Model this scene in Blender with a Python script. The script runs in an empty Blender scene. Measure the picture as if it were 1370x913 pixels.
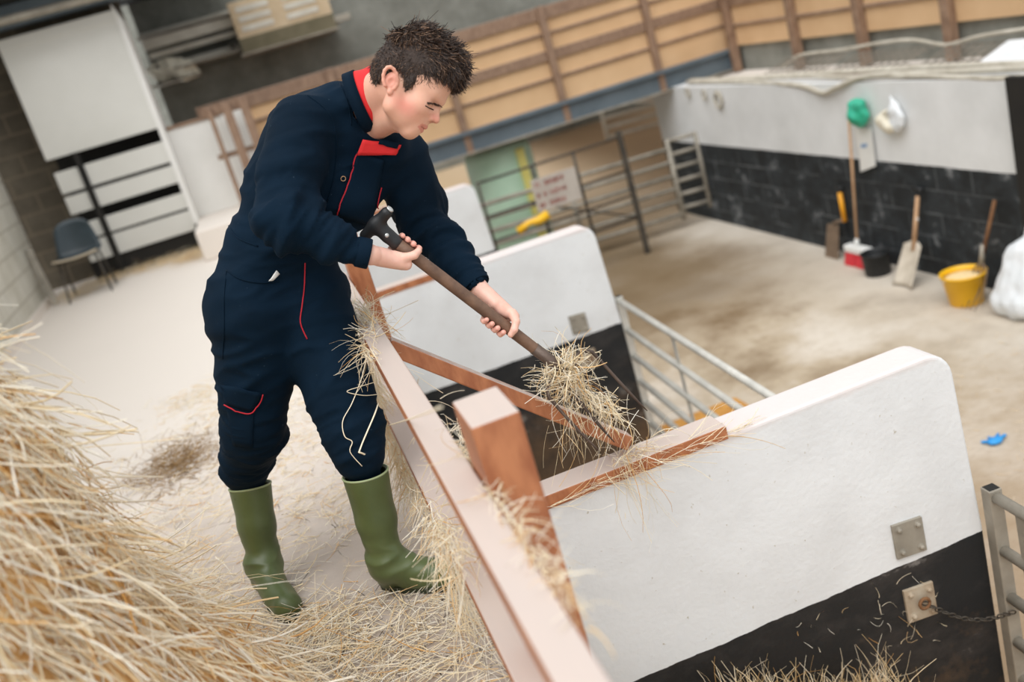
import bpy, math, random
import numpy as np
from mathutils import Vector, Matrix, noise
from mathutils.bvhtree import BVHTree
random.seed(7); RNG = np.random.default_rng(11)
SC = bpy.context.scene
COL = SC.collection
PI = math.pi

# ------------------------------------------------------------------ viewpoint (also used to turn measured directions into places)
FPX, CX, CY, EYE = 1332.0, 685.0, 456.5, 1.50
def _basis(pit, rol, yaw):
    cp, sp = math.cos(pit), math.sin(pit)
    fw = np.array([math.sin(yaw)*cp, math.cos(yaw)*cp, -sp])
    r0 = np.array([math.cos(yaw), -math.sin(yaw), 0.0]); d0 = np.cross(fw, r0)
    r = math.cos(rol)*r0 + math.sin(rol)*d0
    d = -math.sin(rol)*r0 + math.cos(rol)*d0
    return r, d, fw
CR, CD, CF = _basis(0.30287, 0.28681, 0.18853)
C0 = np.array([0.0, 0.0, EYE])
def ray(x, y): return (CR*(x-CX) + CD*(y-CY) + CF*FPX)/FPX
def atd(x, y, D): return C0 + ray(x, y)*D
def onz(x, y, z=0.0): d = ray(x, y); return C0 + d*((z-EYE)/d[2])
def onx(x, y, X): d = ray(x, y); return C0 + d*(X/d[0])
def ony(x, y, Y): d = ray(x, y); return C0 + d*(Y/d[1])
def V(*a): return np.array(a, float)
def nrm(v): v = np.asarray(v, float); return v/np.linalg.norm(v)

# ------------------------------------------------------------------ materials
MATS = {}
def srgb(c):
    return tuple(((x/255)/12.92 if x/255 <= 0.04045 else ((x/255+0.055)/1.055)**2.4) for x in c) + (1.0,)
class NT:
    def __init__(s, name):
        s.m = bpy.data.materials.new(name); s.m.use_nodes = True
        s.t = s.m.node_tree; s.n = s.t.nodes; s.l = s.t.links
        s.b = s.n['Principled BSDF']; MATS[name] = s.m
    def node(s, typ, **kw):
        n = s.n.new(typ)
        for k, v in kw.items():
            if k in n.inputs.keys() if hasattr(n.inputs, 'keys') else False: n.inputs[k].default_value = v
            else: setattr(n, k, v)
        return n
    def link(s, a, b): s.l.new(a, b)
    def coord(s, scale=(1,1,1), kind='Object'):
        tc = s.n.new('ShaderNodeTexCoord'); mp = s.n.new('ShaderNodeMapping')
        mp.inputs['Scale'].default_value = scale
        s.link(tc.outputs[kind], mp.inputs[0]); return mp.outputs[0]
    def noise(s, vec, scale, detail=4, rough=0.6):
        n = s.n.new('ShaderNodeTexNoise'); n.inputs['Scale'].default_value = scale
        n.inputs['Detail'].default_value = detail; n.inputs['Roughness'].default_value = rough
        s.link(vec, n.inputs['Vector']); return n.outputs['Fac']
    def ramp(s, fac, stops, interp='LINEAR'):
        r = s.n.new('ShaderNodeValToRGB'); r.color_ramp.interpolation = interp
        e = r.color_ramp.elements
        while len(e) > 1: e.remove(e[-1])
        e[0].position = stops[0][0]; e[0].color = stops[0][1]
        for p, c in stops[1:]:
            x = e.new(p); x.color = c
        s.link(fac, r.inputs[0]); return r.outputs[0]
    def mix(s, fac, a, b):
        m = s.n.new('ShaderNodeMix'); m.data_type = 'RGBA'
        for i, v in ((0, fac), (6, a), (7, b)):
            if hasattr(v, 'links') or hasattr(v, 'is_linked'): s.link(v, m.inputs[i])
            else: m.inputs[i].default_value = v
        return m.outputs[2]
    def math(s, op, a, b=0.0):
        m = s.n.new('ShaderNodeMath'); m.operation = op
        for i, v in ((0, a), (1, b)):
            if hasattr(v, 'is_linked'): s.link(v, m.inputs[i])
            else: m.inputs[i].default_value = v
        return m.outputs[0]
    def sep(s, vec):
        n = s.n.new('ShaderNodeSeparateXYZ'); s.link(vec, n.inputs[0]); return n.outputs
    def bump(s, h, strength=0.3, dist=0.01):
        b = s.n.new('ShaderNodeBump'); b.inputs['Strength'].default_value = strength
        b.inputs['Distance'].default_value = dist; s.link(h, b.inputs['Height'])
        s.link(b.outputs[0], s.b.inputs['Normal'])
    def base(s, v):
        if hasattr(v, 'is_linked'): s.link(v, s.b.inputs['Base Color'])
        else: s.b.inputs['Base Color'].default_value = v
    def rough(s, v, metal=0.0):
        if hasattr(v, 'is_linked'): s.link(v, s.b.inputs['Roughness'])
        else: s.b.inputs['Roughness'].default_value = v
        s.b.inputs['Metallic'].default_value = metal
def K(g): return (g, g, g, 1)

def simple(name, c1, c2=None, scale=8, rough=0.7, metal=0.0, bump=0.15, bscale=None, stretch=(1,1,1)):
    t = NT(name); c = t.coord(stretch)
    n = t.noise(c, scale)
    t.base(t.ramp(n, [(0.3, srgb(c1)), (0.7, srgb(c2 or c1))])); t.rough(rough, metal)
    if bump: t.bump(t.noise(c, bscale or scale*6), bump, 0.01)
    return t

def build_materials():
    # painted partition walls: white above, black below a painted line, with pits, scuffs and muck
    t = NT('painted_wall'); c = t.coord(); xyz = t.sep(c)
    pits = t.noise(t.coord((1, 1, 1)), 48, 3, 0.5)
    sm = t.noise(c, 3, 5, 0.6)
    white = t.ramp(sm, [(0.25, srgb((216, 217, 217))), (0.6, srgb((230, 232, 233)))])
    white = t.mix(t.ramp(pits, [(0.70, K(0)), (0.75, K(1))]), white, srgb((190, 184, 170)))
    topmask = t.ramp(t.math('ADD', xyz[2], t.math('MULTIPLY', sm, 0.05)), [(0.095, K(0)), (0.125, K(0.6))])
    white = t.mix(topmask, white, srgb((214, 194, 186)))
    sc = t.noise(t.coord((1, 1, 2.2)), 3.2, 6, 0.7)
    black = t.ramp(sc, [(0.45, srgb((24, 27, 30))), (0.62, srgb((48, 46, 46))), (0.68, srgb((120, 116, 112)))])
    sc2 = t.noise(t.coord((1.0, 1.0, 1.0)), 1.7, 6, 0.75)
    low = t.ramp(t.math('ADD', t.math('MULTIPLY', xyz[2], -0.40), t.math('MULTIPLY', sc2, 0.8)), [(0.80, K(0)), (1.0, K(0.75))])
    black = t.mix(low, black, srgb((108, 84, 60)))
    edge = t.math('ADD', xyz[2], t.math('MULTIPLY', t.noise(c, 9), 0.02))
    t.base(t.mix(t.ramp(edge, [(0, K(0)), (1, K(1))], 'CONSTANT') if False else t.math('GREATER_THAN', edge, -0.605), black, white))
    t.rough(0.55); t.bump(pits, 0.25, 0.006)
    # right wall: same paint, blockwork courses, dusty foot
    t = NT('yard_wall'); c = t.coord(); xyz = t.sep(c)
    sm = t.noise(c, 1.6, 5, 0.6)
    white = t.ramp(sm, [(0.3, srgb((212, 213, 212))), (0.65, srgb((230, 231, 231)))])
    sc = t.noise(t.coord((1, 1, 1.4)), 2.6, 7, 0.72)
    black = t.ramp(sc, [(0.42, srgb((18, 23, 26))), (0.58, srgb((40, 46, 50))), (0.70, srgb((150, 152, 154)))])
    br = t.n.new('ShaderNodeTexBrick'); br.inputs['Scale'].default_value = 1.0
    br.inputs['Brick Width'].default_value = 0.45; br.inputs['Row Height'].default_value = 0.22; br.inputs['Mortar Size'].default_value = 0.008
    cm = t.n.new('ShaderNodeCombineXYZ'); t.link(xyz[1], cm.inputs[0]); t.link(xyz[2], cm.inputs[1]); t.link(cm.outputs[0], br.inputs['Vector'])
    jn = t.math('MULTIPLY', br.outputs['Fac'], t.ramp(t.noise(c, 2.1), [(0.4, K(0)), (0.7, K(0.7))]))
    black = t.mix(jn, black, srgb((120, 124, 126)))
    near = t.ramp(t.math('ADD', t.math('MULTIPLY', xyz[2], -0.9), t.math('MULTIPLY', t.noise(c, 2.4, 6, 0.7), 1.1)), [(1.62, K(0)), (2.1, K(0.75))])
    near = t.ramp(t.math('MULTIPLY', t.math('ADD', t.math('MULTIPLY', xyz[2], -1.0), t.math('MULTIPLY', t.noise(c, 2.4, 6, 0.7), 1.3)), 0.5), [(1.10, K(0)), (1.36, K(0.6))])
    black = t.mix(near, black, srgb((150, 150, 150)))
    edge = t.math('ADD', xyz[2], t.math('MULTIPLY', t.noise(c, 5), 0.02))
    t.base(t.mix(t.math('GREATER_THAN', edge, -0.65), black, white)); t.rough(0.75)
    t.bump(t.math('ADD', br.outputs['Fac'], sc), -0.15, 0.01)
    # walkway concrete
    t = NT('walkway_concrete'); c = t.coord()
    n1 = t.noise(c, 0.9, 6, 0.65); n2 = t.noise(c, 22, 4, 0.7); n3 = t.noise(t.coord((3.5, 0.5, 1)), 1.6, 5, 0.6)
    col = t.ramp(n1, [(0.3, srgb((168, 155, 144))), (0.7, srgb((196, 184, 173)))])
    col = t.mix(t.math('MULTIPLY', n3, 0.45), col, srgb((136, 123, 112)))
    col = t.mix(t.ramp(n2, [(0.55, K(0)), (0.75, K(0.5))]), col, srgb((206, 184, 150)))
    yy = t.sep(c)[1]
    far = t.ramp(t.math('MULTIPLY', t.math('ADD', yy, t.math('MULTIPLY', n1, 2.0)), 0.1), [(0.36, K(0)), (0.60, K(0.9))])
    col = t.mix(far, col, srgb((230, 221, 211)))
    t.base(col); t.rough(0.75); t.bump(n2, 0.3, 0.01)
    # yard ground: concrete, browner in zones, with spread bedding dust
    t = NT('yard_concrete'); c = t.coord()
    n1 = t.noise(c, 0.55, 6, 0.65); n2 = t.noise(t.coord((1, 3.0, 1)), 14, 4, 0.7); xyz = t.sep(c)
    col = t.ramp(n1, [(0.38, srgb((124, 102, 74))), (0.50, srgb((178, 161, 137))), (0.62, srgb((210, 199, 184)))])
    col = t.mix(t.ramp(n2, [(0.5, K(0)), (0.8, K(0.45))]), col, srgb((128, 108, 86)))
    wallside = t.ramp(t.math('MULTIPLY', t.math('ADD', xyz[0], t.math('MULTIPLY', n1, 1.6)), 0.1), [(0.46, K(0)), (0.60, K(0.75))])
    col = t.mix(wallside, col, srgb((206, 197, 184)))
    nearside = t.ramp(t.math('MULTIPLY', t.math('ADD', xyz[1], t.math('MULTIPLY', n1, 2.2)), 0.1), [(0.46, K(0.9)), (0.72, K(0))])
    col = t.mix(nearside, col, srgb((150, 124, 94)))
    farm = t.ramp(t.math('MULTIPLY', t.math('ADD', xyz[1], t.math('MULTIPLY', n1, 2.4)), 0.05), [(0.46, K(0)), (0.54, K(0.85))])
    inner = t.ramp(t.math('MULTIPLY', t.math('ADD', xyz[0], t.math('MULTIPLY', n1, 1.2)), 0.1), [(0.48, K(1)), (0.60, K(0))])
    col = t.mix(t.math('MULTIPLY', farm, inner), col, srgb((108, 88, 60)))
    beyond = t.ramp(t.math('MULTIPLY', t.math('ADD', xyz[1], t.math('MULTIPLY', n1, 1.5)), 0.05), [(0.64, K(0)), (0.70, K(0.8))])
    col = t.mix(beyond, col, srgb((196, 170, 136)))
    t.base(col); t.rough(0.8); t.bump(n2, 0.4, 0.02)
    # block walls
    for nm, ca, cb, mor, axis in (('pale_block', (188, 184, 170), (206, 203, 192), (160, 154, 140), 1), ('dark_block', (70, 62, 50), (92, 84, 70), (110, 98, 80), 0), ('grey_render', (112, 112, 104), (140, 141, 133), (104, 104, 98), 0)):
        t = NT(nm); c = t.coord(); xyz = t.sep(c)
        cm = t.n.new('ShaderNodeCombineXYZ'); t.link(xyz[axis], cm.inputs[0]); t.link(xyz[2], cm.inputs[1])
        br = t.n.new('ShaderNodeTexBrick'); br.inputs['Scale'].default_value = 1.0
        br.inputs['Brick Width'].default_value = 0.45; br.inputs['Row Height'].default_value = 0.225; br.inputs['Mortar Size'].default_value = 0.012
        t.link(cm.outputs[0], br.inputs['Vector'])
        col = t.ramp(t.noise(c, 2.2, 6, 0.7), [(0.35, srgb(ca)), (0.65, srgb(cb))])
        t.base(t.mix(t.math('MULTIPLY', br.outputs['Fac'], 0.7 if nm != 'grey_render' else 0.15), col, srgb(mor))); t.rough(0.9)
        t.bump(t.noise(c, 30), 0.3, 0.01)
    # stained timber with sky-lit sheen and dust painted pale on upward faces
    def timber(nm, a, b, sheen_dust, amount=0.85):
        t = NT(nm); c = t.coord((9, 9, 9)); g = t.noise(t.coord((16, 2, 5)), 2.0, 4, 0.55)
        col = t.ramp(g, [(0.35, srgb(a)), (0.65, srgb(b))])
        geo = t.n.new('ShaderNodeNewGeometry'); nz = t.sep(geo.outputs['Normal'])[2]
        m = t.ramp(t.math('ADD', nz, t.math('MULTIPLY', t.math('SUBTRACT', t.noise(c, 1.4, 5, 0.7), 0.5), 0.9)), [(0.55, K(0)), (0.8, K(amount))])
        t.base(t.mix(m, col, srgb(sheen_dust))); t.rough(0.5); t.bump(g, 0.15, 0.004)
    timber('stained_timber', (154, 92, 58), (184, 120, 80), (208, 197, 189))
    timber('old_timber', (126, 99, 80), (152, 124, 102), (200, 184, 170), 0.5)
    simple('ply', (206, 168, 126), (220, 184, 142), 1.4, 0.7, 0, 0.1)
    simple('steel_beam', (82, 94, 102), (104, 116, 124), 2, 0.5, 0.0)
    simple('galvanised', (186, 184, 176), (216, 213, 204), 8, 0.5, 0.1)
    simple('dull_galvanised', (128, 122, 110), (172, 164, 150), 5, 0.6, 0.15)
    simple('dark_iron', (52, 48, 42), (84, 76, 66), 9, 0.65, 0.1)
    simple('rusty_plate', (150, 124, 96), (188, 176, 156), 10, 0.75, 0.1)
    simple('rust', (96, 60, 38), (134, 96, 62), 12, 0.85, 0.1)
    simple('pale_cladding', (208, 207, 200), (220, 219, 213), 1.0, 0.6, 0, 0.05)
    simple('white_gloss', (226, 225, 220), (238, 237, 233), 2.0, 0.5, 0, 0.05)
    simple('dark_gap', (16, 15, 13), (30, 27, 22), 4, 0.8)
    simple('chair_plastic', (42, 54, 60), (58, 72, 80), 3, 0.4, 0, 0.03)
    simple('chair_edge', (190, 176, 152), (206, 192, 170), 3, 0.6, 0, 0.03)
    simple('yellow_plastic', (236, 178, 20), (248, 196, 40), 3, 0.4, 0, 0.03)
    simple('feed', (226, 196, 140), (240, 214, 166), 20, 0.9)
    simple('black_rubber', (20, 22, 23), (34, 36, 38), 4, 0.55, 0, 0.05)
    simple('ash_wood', (176, 136, 100), (206, 168, 130), 9, 0.6)
    simple('red_bristle', (190, 34, 44), (216, 60, 66), 30, 0.8, 0, 0.6)
    simple('white_plastic', (222, 222, 218), (238, 238, 234), 3, 0.5, 0, 0.05)
    simple('dusty_steel', (176, 164, 146), (206, 196, 180), 8, 0.7)
    simple('orange_plastic', (234, 156, 20), (246, 176, 40), 3, 0.45, 0, 0.03)
    simple('muddy_steel', (100, 82, 66), (128, 108, 88), 9, 0.8)
    simple('green_net', (10, 150, 112), (70, 190, 160), 9, 0.5)
    simple('glove_blue', (28, 132, 206), (56, 160, 226), 6, 0.5)
    simple('sack_white', (214, 218, 220), (232, 234, 236), 4, 0.55, 0, 0.3, 14)
    simple('sack_cream', (214, 206, 186), (232, 226, 208), 4, 0.7)
    simple('pale_green_plastic', (176, 208, 182), (196, 222, 198), 2, 0.5, 0, 0.03)
    simple('yellow_band', (214, 202, 110), (226, 216, 130), 3, 0.5, 0, 0.03)
    simple('cable_grey', (168, 160, 144), (204, 198, 184), 6, 0.6)
    simple('mesh_grey', (110, 104, 94), (136, 128, 116), 6, 0.7)
    simple('cardboard', (186, 164, 132), (206, 186, 156), 5, 0.8)
    simple('cardboard_shade', (96, 90, 68), (112, 104, 82), 5, 0.8)
    simple('plank_pale', (186, 180, 166), (214, 210, 198), 4, 0.7)
    simple('sign_grey', (176, 166, 156), (192, 184, 174), 4, 0.7)
    simple('sign_red', (150, 64, 56), (168, 84, 74), 8, 0.7)
    simple('bedding', (176, 120, 50), (206, 152, 76), 16, 0.9, 0, 0.8, 40)
    simple('blue_mark', (140, 168, 200), None, 4)
    # skin uses the painted-on vertex colour of lips, cheeks and ears (own colour), and eye socket shade
    t = NT('skin'); a = t.n.new('ShaderNodeVertexColor'); a.layer_name = 'Col'
    t.base(t.mix(t.ramp(t.noise(t.coord(), 60), [(0.4, K(0)), (0.8, K(0.25))]), a.outputs[0], srgb((206, 140, 120))))
    t.rough(0.48); t.b.inputs['Subsurface Weight'].default_value = 0.12
    t.b.inputs['Subsurface Radius'].default_value = (0.02, 0.008, 0.004); t.b.inputs['Subsurface Scale'].default_value = 0.5
    t.bump(t.noise(t.coord(), 220), 0.06, 0.002)
    # coverall cloth
    t = NT('navy_cloth'); c = t.coord()
    col = t.ramp(t.noise(c, 3.0, 5, 0.6), [(0.3, srgb((3, 21, 35))), (0.7, srgb((7, 31, 49)))])
    lint = t.ramp(t.noise(c, 90, 2, 0.5), [(0.74, K(0)), (0.78, K(0.3))])
    t.base(t.mix(lint, col, srgb((90, 108, 124)))); t.rough(0.82)
    t.b.inputs['Sheen Weight'].default_value = 0.03; t.b.inputs['Sheen Roughness'].default_value = 0.4; t.b.inputs['Sheen Tint'].default_value = srgb((90, 130, 170))
    t.b.inputs['Specular IOR Level'].default_value = 0.12
    w = t.n.new('ShaderNodeTexWave'); w.inputs['Scale'].default_value = 260; w.inputs['Distortion'].default_value = 1.0; t.link(c, w.inputs['Vector'])
    t.bump(t.math('ADD', t.math('MULTIPLY', w.outputs['Fac'], 0.25), t.noise(c, 35, 4, 0.6)), 0.22, 0.006)
    simple('red_cloth', (206, 30, 34), (222, 44, 44), 12, 0.8, 0, 0.1)
    simple('red_piping', (176, 20, 38), (196, 30, 48), 12, 0.7, 0, 0.05)
    simple('boot_rubber', (72, 84, 48), (92, 105, 64), 5, 0.42, 0, 0.06, 20)
    simple('boot_rim_rubber', (150, 164, 120), (166, 178, 136), 6, 0.45, 0, 0.0)
    simple('sole_rubber', (40, 48, 32), (54, 62, 42), 6, 0.5)
    t = NT('hair'); gi = t.n.new('ShaderNodeNewGeometry')
    t.base(t.ramp(gi.outputs['Random Per Island'], [(0.0, srgb((38, 26, 20))), (0.7, srgb((62, 44, 33))), (1.0, srgb((146, 114, 90)))])); t.rough(0.38)
    simple('hair_scalp', (42, 30, 24), (58, 43, 34), 40, 0.7, 0, 0.6, 120)
    simple('brow_hair', (52, 34, 26), None, 40, 0.7, 0, 0)
    simple('lash', (40, 22, 18), None, 40, 0.7, 0, 0)
    simple('fork_wood', (84, 62, 50), (128, 98, 78), 18, 0.6, 0, 0.2, 60, (1, 1, 1))
    simple('fork_grip_black', (22, 24, 26), (34, 36, 38), 8, 0.5, 0, 0.05)
    simple('fork_steel', (70, 58, 52), (104, 88, 78), 14, 0.5, 0.4)
    simple('rivet_metal', (200, 202, 200), None, 8, 0.3, 0.6)
    for nm, cols in (('straw', ((196, 146, 76), (236, 204, 148), (252, 240, 214))), ('straw_pale', ((226, 168, 88), (252, 230, 186), (255, 250, 236))), ('straw_dark', ((110, 78, 40), (150, 114, 66), (190, 156, 106)))):
        t = NT(nm); gi = t.n.new('ShaderNodeNewGeometry')
        t.base(t.ramp(gi.outputs['Random Per Island'], [(0.0, srgb(cols[0])), (0.18, srgb(cols[1])), (1.0, srgb(cols[2]))])); t.rough(0.55)
        tr = t.n.new('ShaderNodeBsdfTranslucent'); t.link(t.b.inputs['Base Color'].links[0].from_socket, tr.inputs[0]); ms = t.n.new('ShaderNodeMixShader'); ms.inputs[0].default_value = 0.05
        t.link(t.b.outputs[0], ms.inputs[1]); t.link(tr.outputs[0], ms.inputs[2]); t.link(ms.outputs[0], t.n['Material Output'].inputs[0])
    simple('straw_core', (206, 146, 74), (250, 212, 150), 26, 0.9, 0, 0.8, 60)
build_materials()

# ------------------------------------------------------------------ mesh helpers
class MB:
    def __init__(s): s.v = []; s.f = []; s.n = 0
    def add(s, verts, faces):
        verts = np.asarray(verts, float).reshape(-1, 3)
        s.v.append(verts); s.f += [tuple(i+s.n for i in f) for f in faces]; s.n += len(verts); return s
    def box(s, lo, hi, M=None, o=None):
        lo = np.asarray(lo, float); hi = np.asarray(hi, float)
        p = np.array([[x, y, z] for z in (lo[2], hi[2]) for y in (lo[1], hi[1]) for x in (lo[0], hi[0])])
        if M is not None: p = p@np.asarray(M).T
        if o is not None: p = p+np.asarray(o)
        return s.add(p, [(0,2,3,1),(4,5,7,6),(0,1,5,4),(2,6,7,3),(0,4,6,2),(1,3,7,5)])
    def beam(s, a, b, w, h, up=(0,0,1)):
        a = np.asarray(a, float); b = np.asarray(b, float); d = nrm(b-a); sd = nrm(np.cross(d, up)); u = np.cross(sd, d)
        p = [q + sd*i*w/2 + u*j*h/2 for q in (a, b) for (i, j) in ((-1,-1),(1,-1),(1,1),(-1,1))]
        return s.add(p, [(0,1,2,3),(7,6,5,4),(0,4,5,1),(1,5,6,2),(2,6,7,3),(3,7,4,0)])
    def tube(s, pts, r, n=8, cap=True, flat=1.0):
        pts = [np.asarray(p, float) for p in pts]; m = len(pts)
        rr = r if hasattr(r, '__len__') else [r]*m
        up = None; base = s.n; vs = []
        for i, p in enumerate(pts):
            t = nrm(pts[min(i+1, m-1)]-pts[max(i-1, 0)])
            if up is None:
                up = np.cross(t, (0.13, 0.31, 0.94)); up = nrm(up)
            u = nrm(up - t*np.dot(up, t)); up = u; w = np.cross(t, u)
            for k in range(n):
                a = 2*PI*k/n; vs.append(p + rr[i]*(math.cos(a)*u + flat*math.sin(a)*w))
        fs = []
        for i in range(m-1):
            for k in range(n):
                k2 = (k+1) % n; fs.append((i*n+k, i*n+k2, (i+1)*n+k2, (i+1)*n+k))
        if cap: fs.append(tuple(range(n))[::-1]); fs.append(tuple((m-1)*n+k for k in range(n)))
        return s.add(vs, fs)
    def lathe(s, o, prof, n=24, axis=(0,0,1), close=True):
        ax = nrm(axis); u = nrm(np.cross(ax, (0.3, 0.9, 0.2))); w = np.cross(ax, u); vs = []
        for r, h in prof:
            for k in range(n):
                a = 2*PI*k/n; vs.append(np.asarray(o) + ax*h + max(r, 1e-4)*(math.cos(a)*u + math.sin(a)*w))
        fs = []; m = len(prof)
        for i in range(m-1):
            for k in range(n):
                k2 = (k+1) % n; fs.append((i*n+k, i*n+k2, (i+1)*n+k2, (i+1)*n+k))
        if close: fs.append(tuple(range(n))[::-1]); fs.append(tuple((m-1)*n+k for k in range(n)))
        return s.add(vs, fs)
    def prism(s, poly, ex):   # poly: list of 3-d points, ex: extrusion vector
        poly = [np.asarray(p, float) for p in poly]; n = len(poly); ex = np.asarray(ex, float)
        fs = [tuple(range(n)), tuple(range(2*n-1, n-1, -1))] + [(i, i+n, (i+1) % n + n, (i+1) % n) for i in range(n)]
        return s.add(poly + [p+ex for p in poly], fs)
    def grid(s, P):           # P: (a,b,3) array
        P = np.asarray(P, float); a, b = P.shape[:2]
        return s.add(P.reshape(-1, 3), [(i*b+j, i*b+j+1, (i+1)*b+j+1, (i+1)*b+j) for i in range(a-1) for j in range(b-1)])

def make_mesh(name, v, f, org, smooth):
    me = bpy.data.meshes.new(name)
    me.from_pydata((np.asarray(v)-org).tolist(), [], f); me.update()
    if smooth: me.shade_smooth()
    return me
def empty(name, loc, **kw):
    o = bpy.data.objects.new(name, None); o.location = tuple(loc); COL.objects.link(o); o.empty_display_size = 0.05
    tag(o, **kw); return o
def tag(o, label=None, cat=None, group=None, kind=None):
    if label: o['label'] = label
    if cat: o['category'] = cat
    if group: o['group'] = group
    o['kind'] = kind or 'thing'
    return o
def wloc(o):
    p = V(*o.location)
    while o.parent: o = o.parent; p = p + V(*o.location)
    return p
def obj(name, mb, mat, parent=None, smooth=False, bevel=0.0, origin=None, solid=0.0, fix=True, sub=0):
    v = np.concatenate(mb.v) if isinstance(mb, MB) else mb[0]; f = mb.f if isinstance(mb, MB) else mb[1]
    if parent is not None: org = wloc(parent)
    elif origin is not None: org = np.asarray(origin, float)
    else: lo, hi = v.min(0), v.max(0); org = V((lo[0]+hi[0])/2, (lo[1]+hi[1])/2, lo[2])
    me = make_mesh(name, v, f, org, smooth)
    if fix and len(f) < 20000:
        import bmesh
        bm = bmesh.new(); bm.from_mesh(me); bmesh.ops.recalc_face_normals(bm, faces=bm.faces); bm.to_mesh(me); bm.free()
    o = bpy.data.objects.new(name, me)
    for m in (mat if isinstance(mat, (list, tuple)) else [mat]): me.materials.append(MATS[m])
    COL.objects.link(o)
    if parent is not None: o.parent = parent
    else: o.location = tuple(org)
    if solid: md = o.modifiers.new('s', 'SOLIDIFY'); md.thickness = solid; md.offset = 0
    if bevel: md = o.modifiers.new('b', 'BEVEL'); md.width = bevel; md.segments = 2; md.limit_method = 'ANGLE'
    if sub: md = o.modifiers.new('u', 'SUBSURF'); md.levels = sub; md.render_levels = sub
    return o
def struct(name, mb, mat, **kw):
    o = obj(name, mb, mat, origin=(0, 0, 0), **kw); o['kind'] = 'structure'; return o
def copy_tree(o, parent=None):
    c = o.copy(); COL.objects.link(c)
    if parent is not None: c.parent = parent
    for ch in [x for x in bpy.data.objects if x.parent == o]: copy_tree(ch, c)
    return c

# ------------------------------------------------------------------ straw
def straws(P, Dv, L, r, curl=0.25, seg=4, flat=0.45, sag=0.0):
    n = len(P); P = np.asarray(P); Dv = Dv/np.linalg.norm(Dv, axis=1)[:, None]
    rn = RNG.normal(size=(n, 3)); u = np.cross(Dv, rn); u /= np.linalg.norm(u, axis=1)[:, None]; w = np.cross(Dv, u)
    c1 = RNG.normal(size=(n, 1))*curl; c2 = RNG.normal(size=(n, 1))*curl
    L = np.broadcast_to(L, (n,))[:, None]; r = np.broadcast_to(r, (n,))[:, None]
    ring = []
    for i in range(seg+1):
        s = i/seg; c = P + Dv*L*s + u*L*c1*s*s + w*L*c2*(s-s**3) - np.array([0, 0, 1.0])*L*sag*s*s
        rad = r*(1.0 - 0.45*s)
        for k in range(3):
            a = 2*PI*k/3; ring.append(c + rad*(math.cos(a)*u + flat*math.sin(a)*w))
    vv = np.stack(ring, 1).reshape(-1, 3); m = (seg+1)*3
    f = []
    tri = [(i*3+k, i*3+(k+1) % 3, (i+1)*3+(k+1) % 3, (i+1)*3+k) for i in range(seg) for k in range(3)]
    base = (np.arange(n)*m)[:, None, None]
    ff = (base + np.array(tri)[None]).reshape(-1, 4)
    return vv, ff
def quads_obj(name, v, ff, mat, parent=None, org=None, smooth=False):
    o0 = wloc(parent) if parent is not None else (np.asarray(org, float) if org is not None else V((v[:, 0].min()+v[:, 0].max())/2, (v[:, 1].min()+v[:, 1].max())/2, v[:, 2].min()))
    me = bpy.data.meshes.new(name); n = len(v); q = len(ff)
    me.vertices.add(n); me.vertices.foreach_set('co', (v-o0).astype(np.float32).ravel())
    me.loops.add(q*4); me.loops.foreach_set('vertex_index', ff.astype(np.int32).ravel())
    me.polygons.add(q); me.polygons.foreach_set('loop_start', (np.arange(q)*4).astype(np.int32))
    me.update(calc_edges=True); me.validate()
    if smooth: me.shade_smooth()
    me.materials.append(MATS[mat]); o = bpy.data.objects.new(name, me); COL.objects.link(o)
    if parent is not None: o.parent = parent
    else: o.location = tuple(o0)
    return o
def join_q(lst):
    vs, fs, n = [], [], 0
    for v, f in lst: vs.append(v); fs.append(f+n); n += len(v)
    return np.concatenate(vs), np.concatenate(fs)

# ------------------------------------------------------------------ signed-distance modelling (bodies, boots, gloves)
def rc(a, b, r1, r2):
    a = np.asarray(a, float); b = np.asarray(b, float)
    return ('rc', a, b, r1, r2)
def ell(c, r, F=None): return ('el', np.asarray(c, float), np.asarray(r, float), F)
def sd(pr, p):
    if pr[0] == 'rc':
        _, a, b, r1, r2 = pr; ab = b-a; L2 = ab@ab + 1e-12
        t = np.clip(((p-a)@ab)/L2, 0, 1); return np.linalg.norm(p-a-t[:, None]*ab, axis=1) - (r1+(r2-r1)*t)
    _, c, r, F = pr; q = p-c
    if F is not None: q = q@np.asarray(F).T
    k0 = np.linalg.norm(q/r, axis=1); k1 = np.linalg.norm(q/(r*r), axis=1) + 1e-9
    return k0*(k0-1.0)/k1
def smin(a, b, k):
    h = np.clip(0.5+0.5*(b-a)/k, 0, 1); return b+(a-b)*h - k*h*(1-h)
def smax(a, b, k): return -smin(-a, -b, k)
def field(ops):
    # ops: list of (prim, k[, '-']) combined in order
    def fn(p):
        d = None
        for op in ops:
            e = sd(op[0], p)
            if d is None: d = e
            elif len(op) > 2: d = smax(d, -e, op[1])
            else: d = smin(d, e, op[1])
        return d
    return fn
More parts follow.
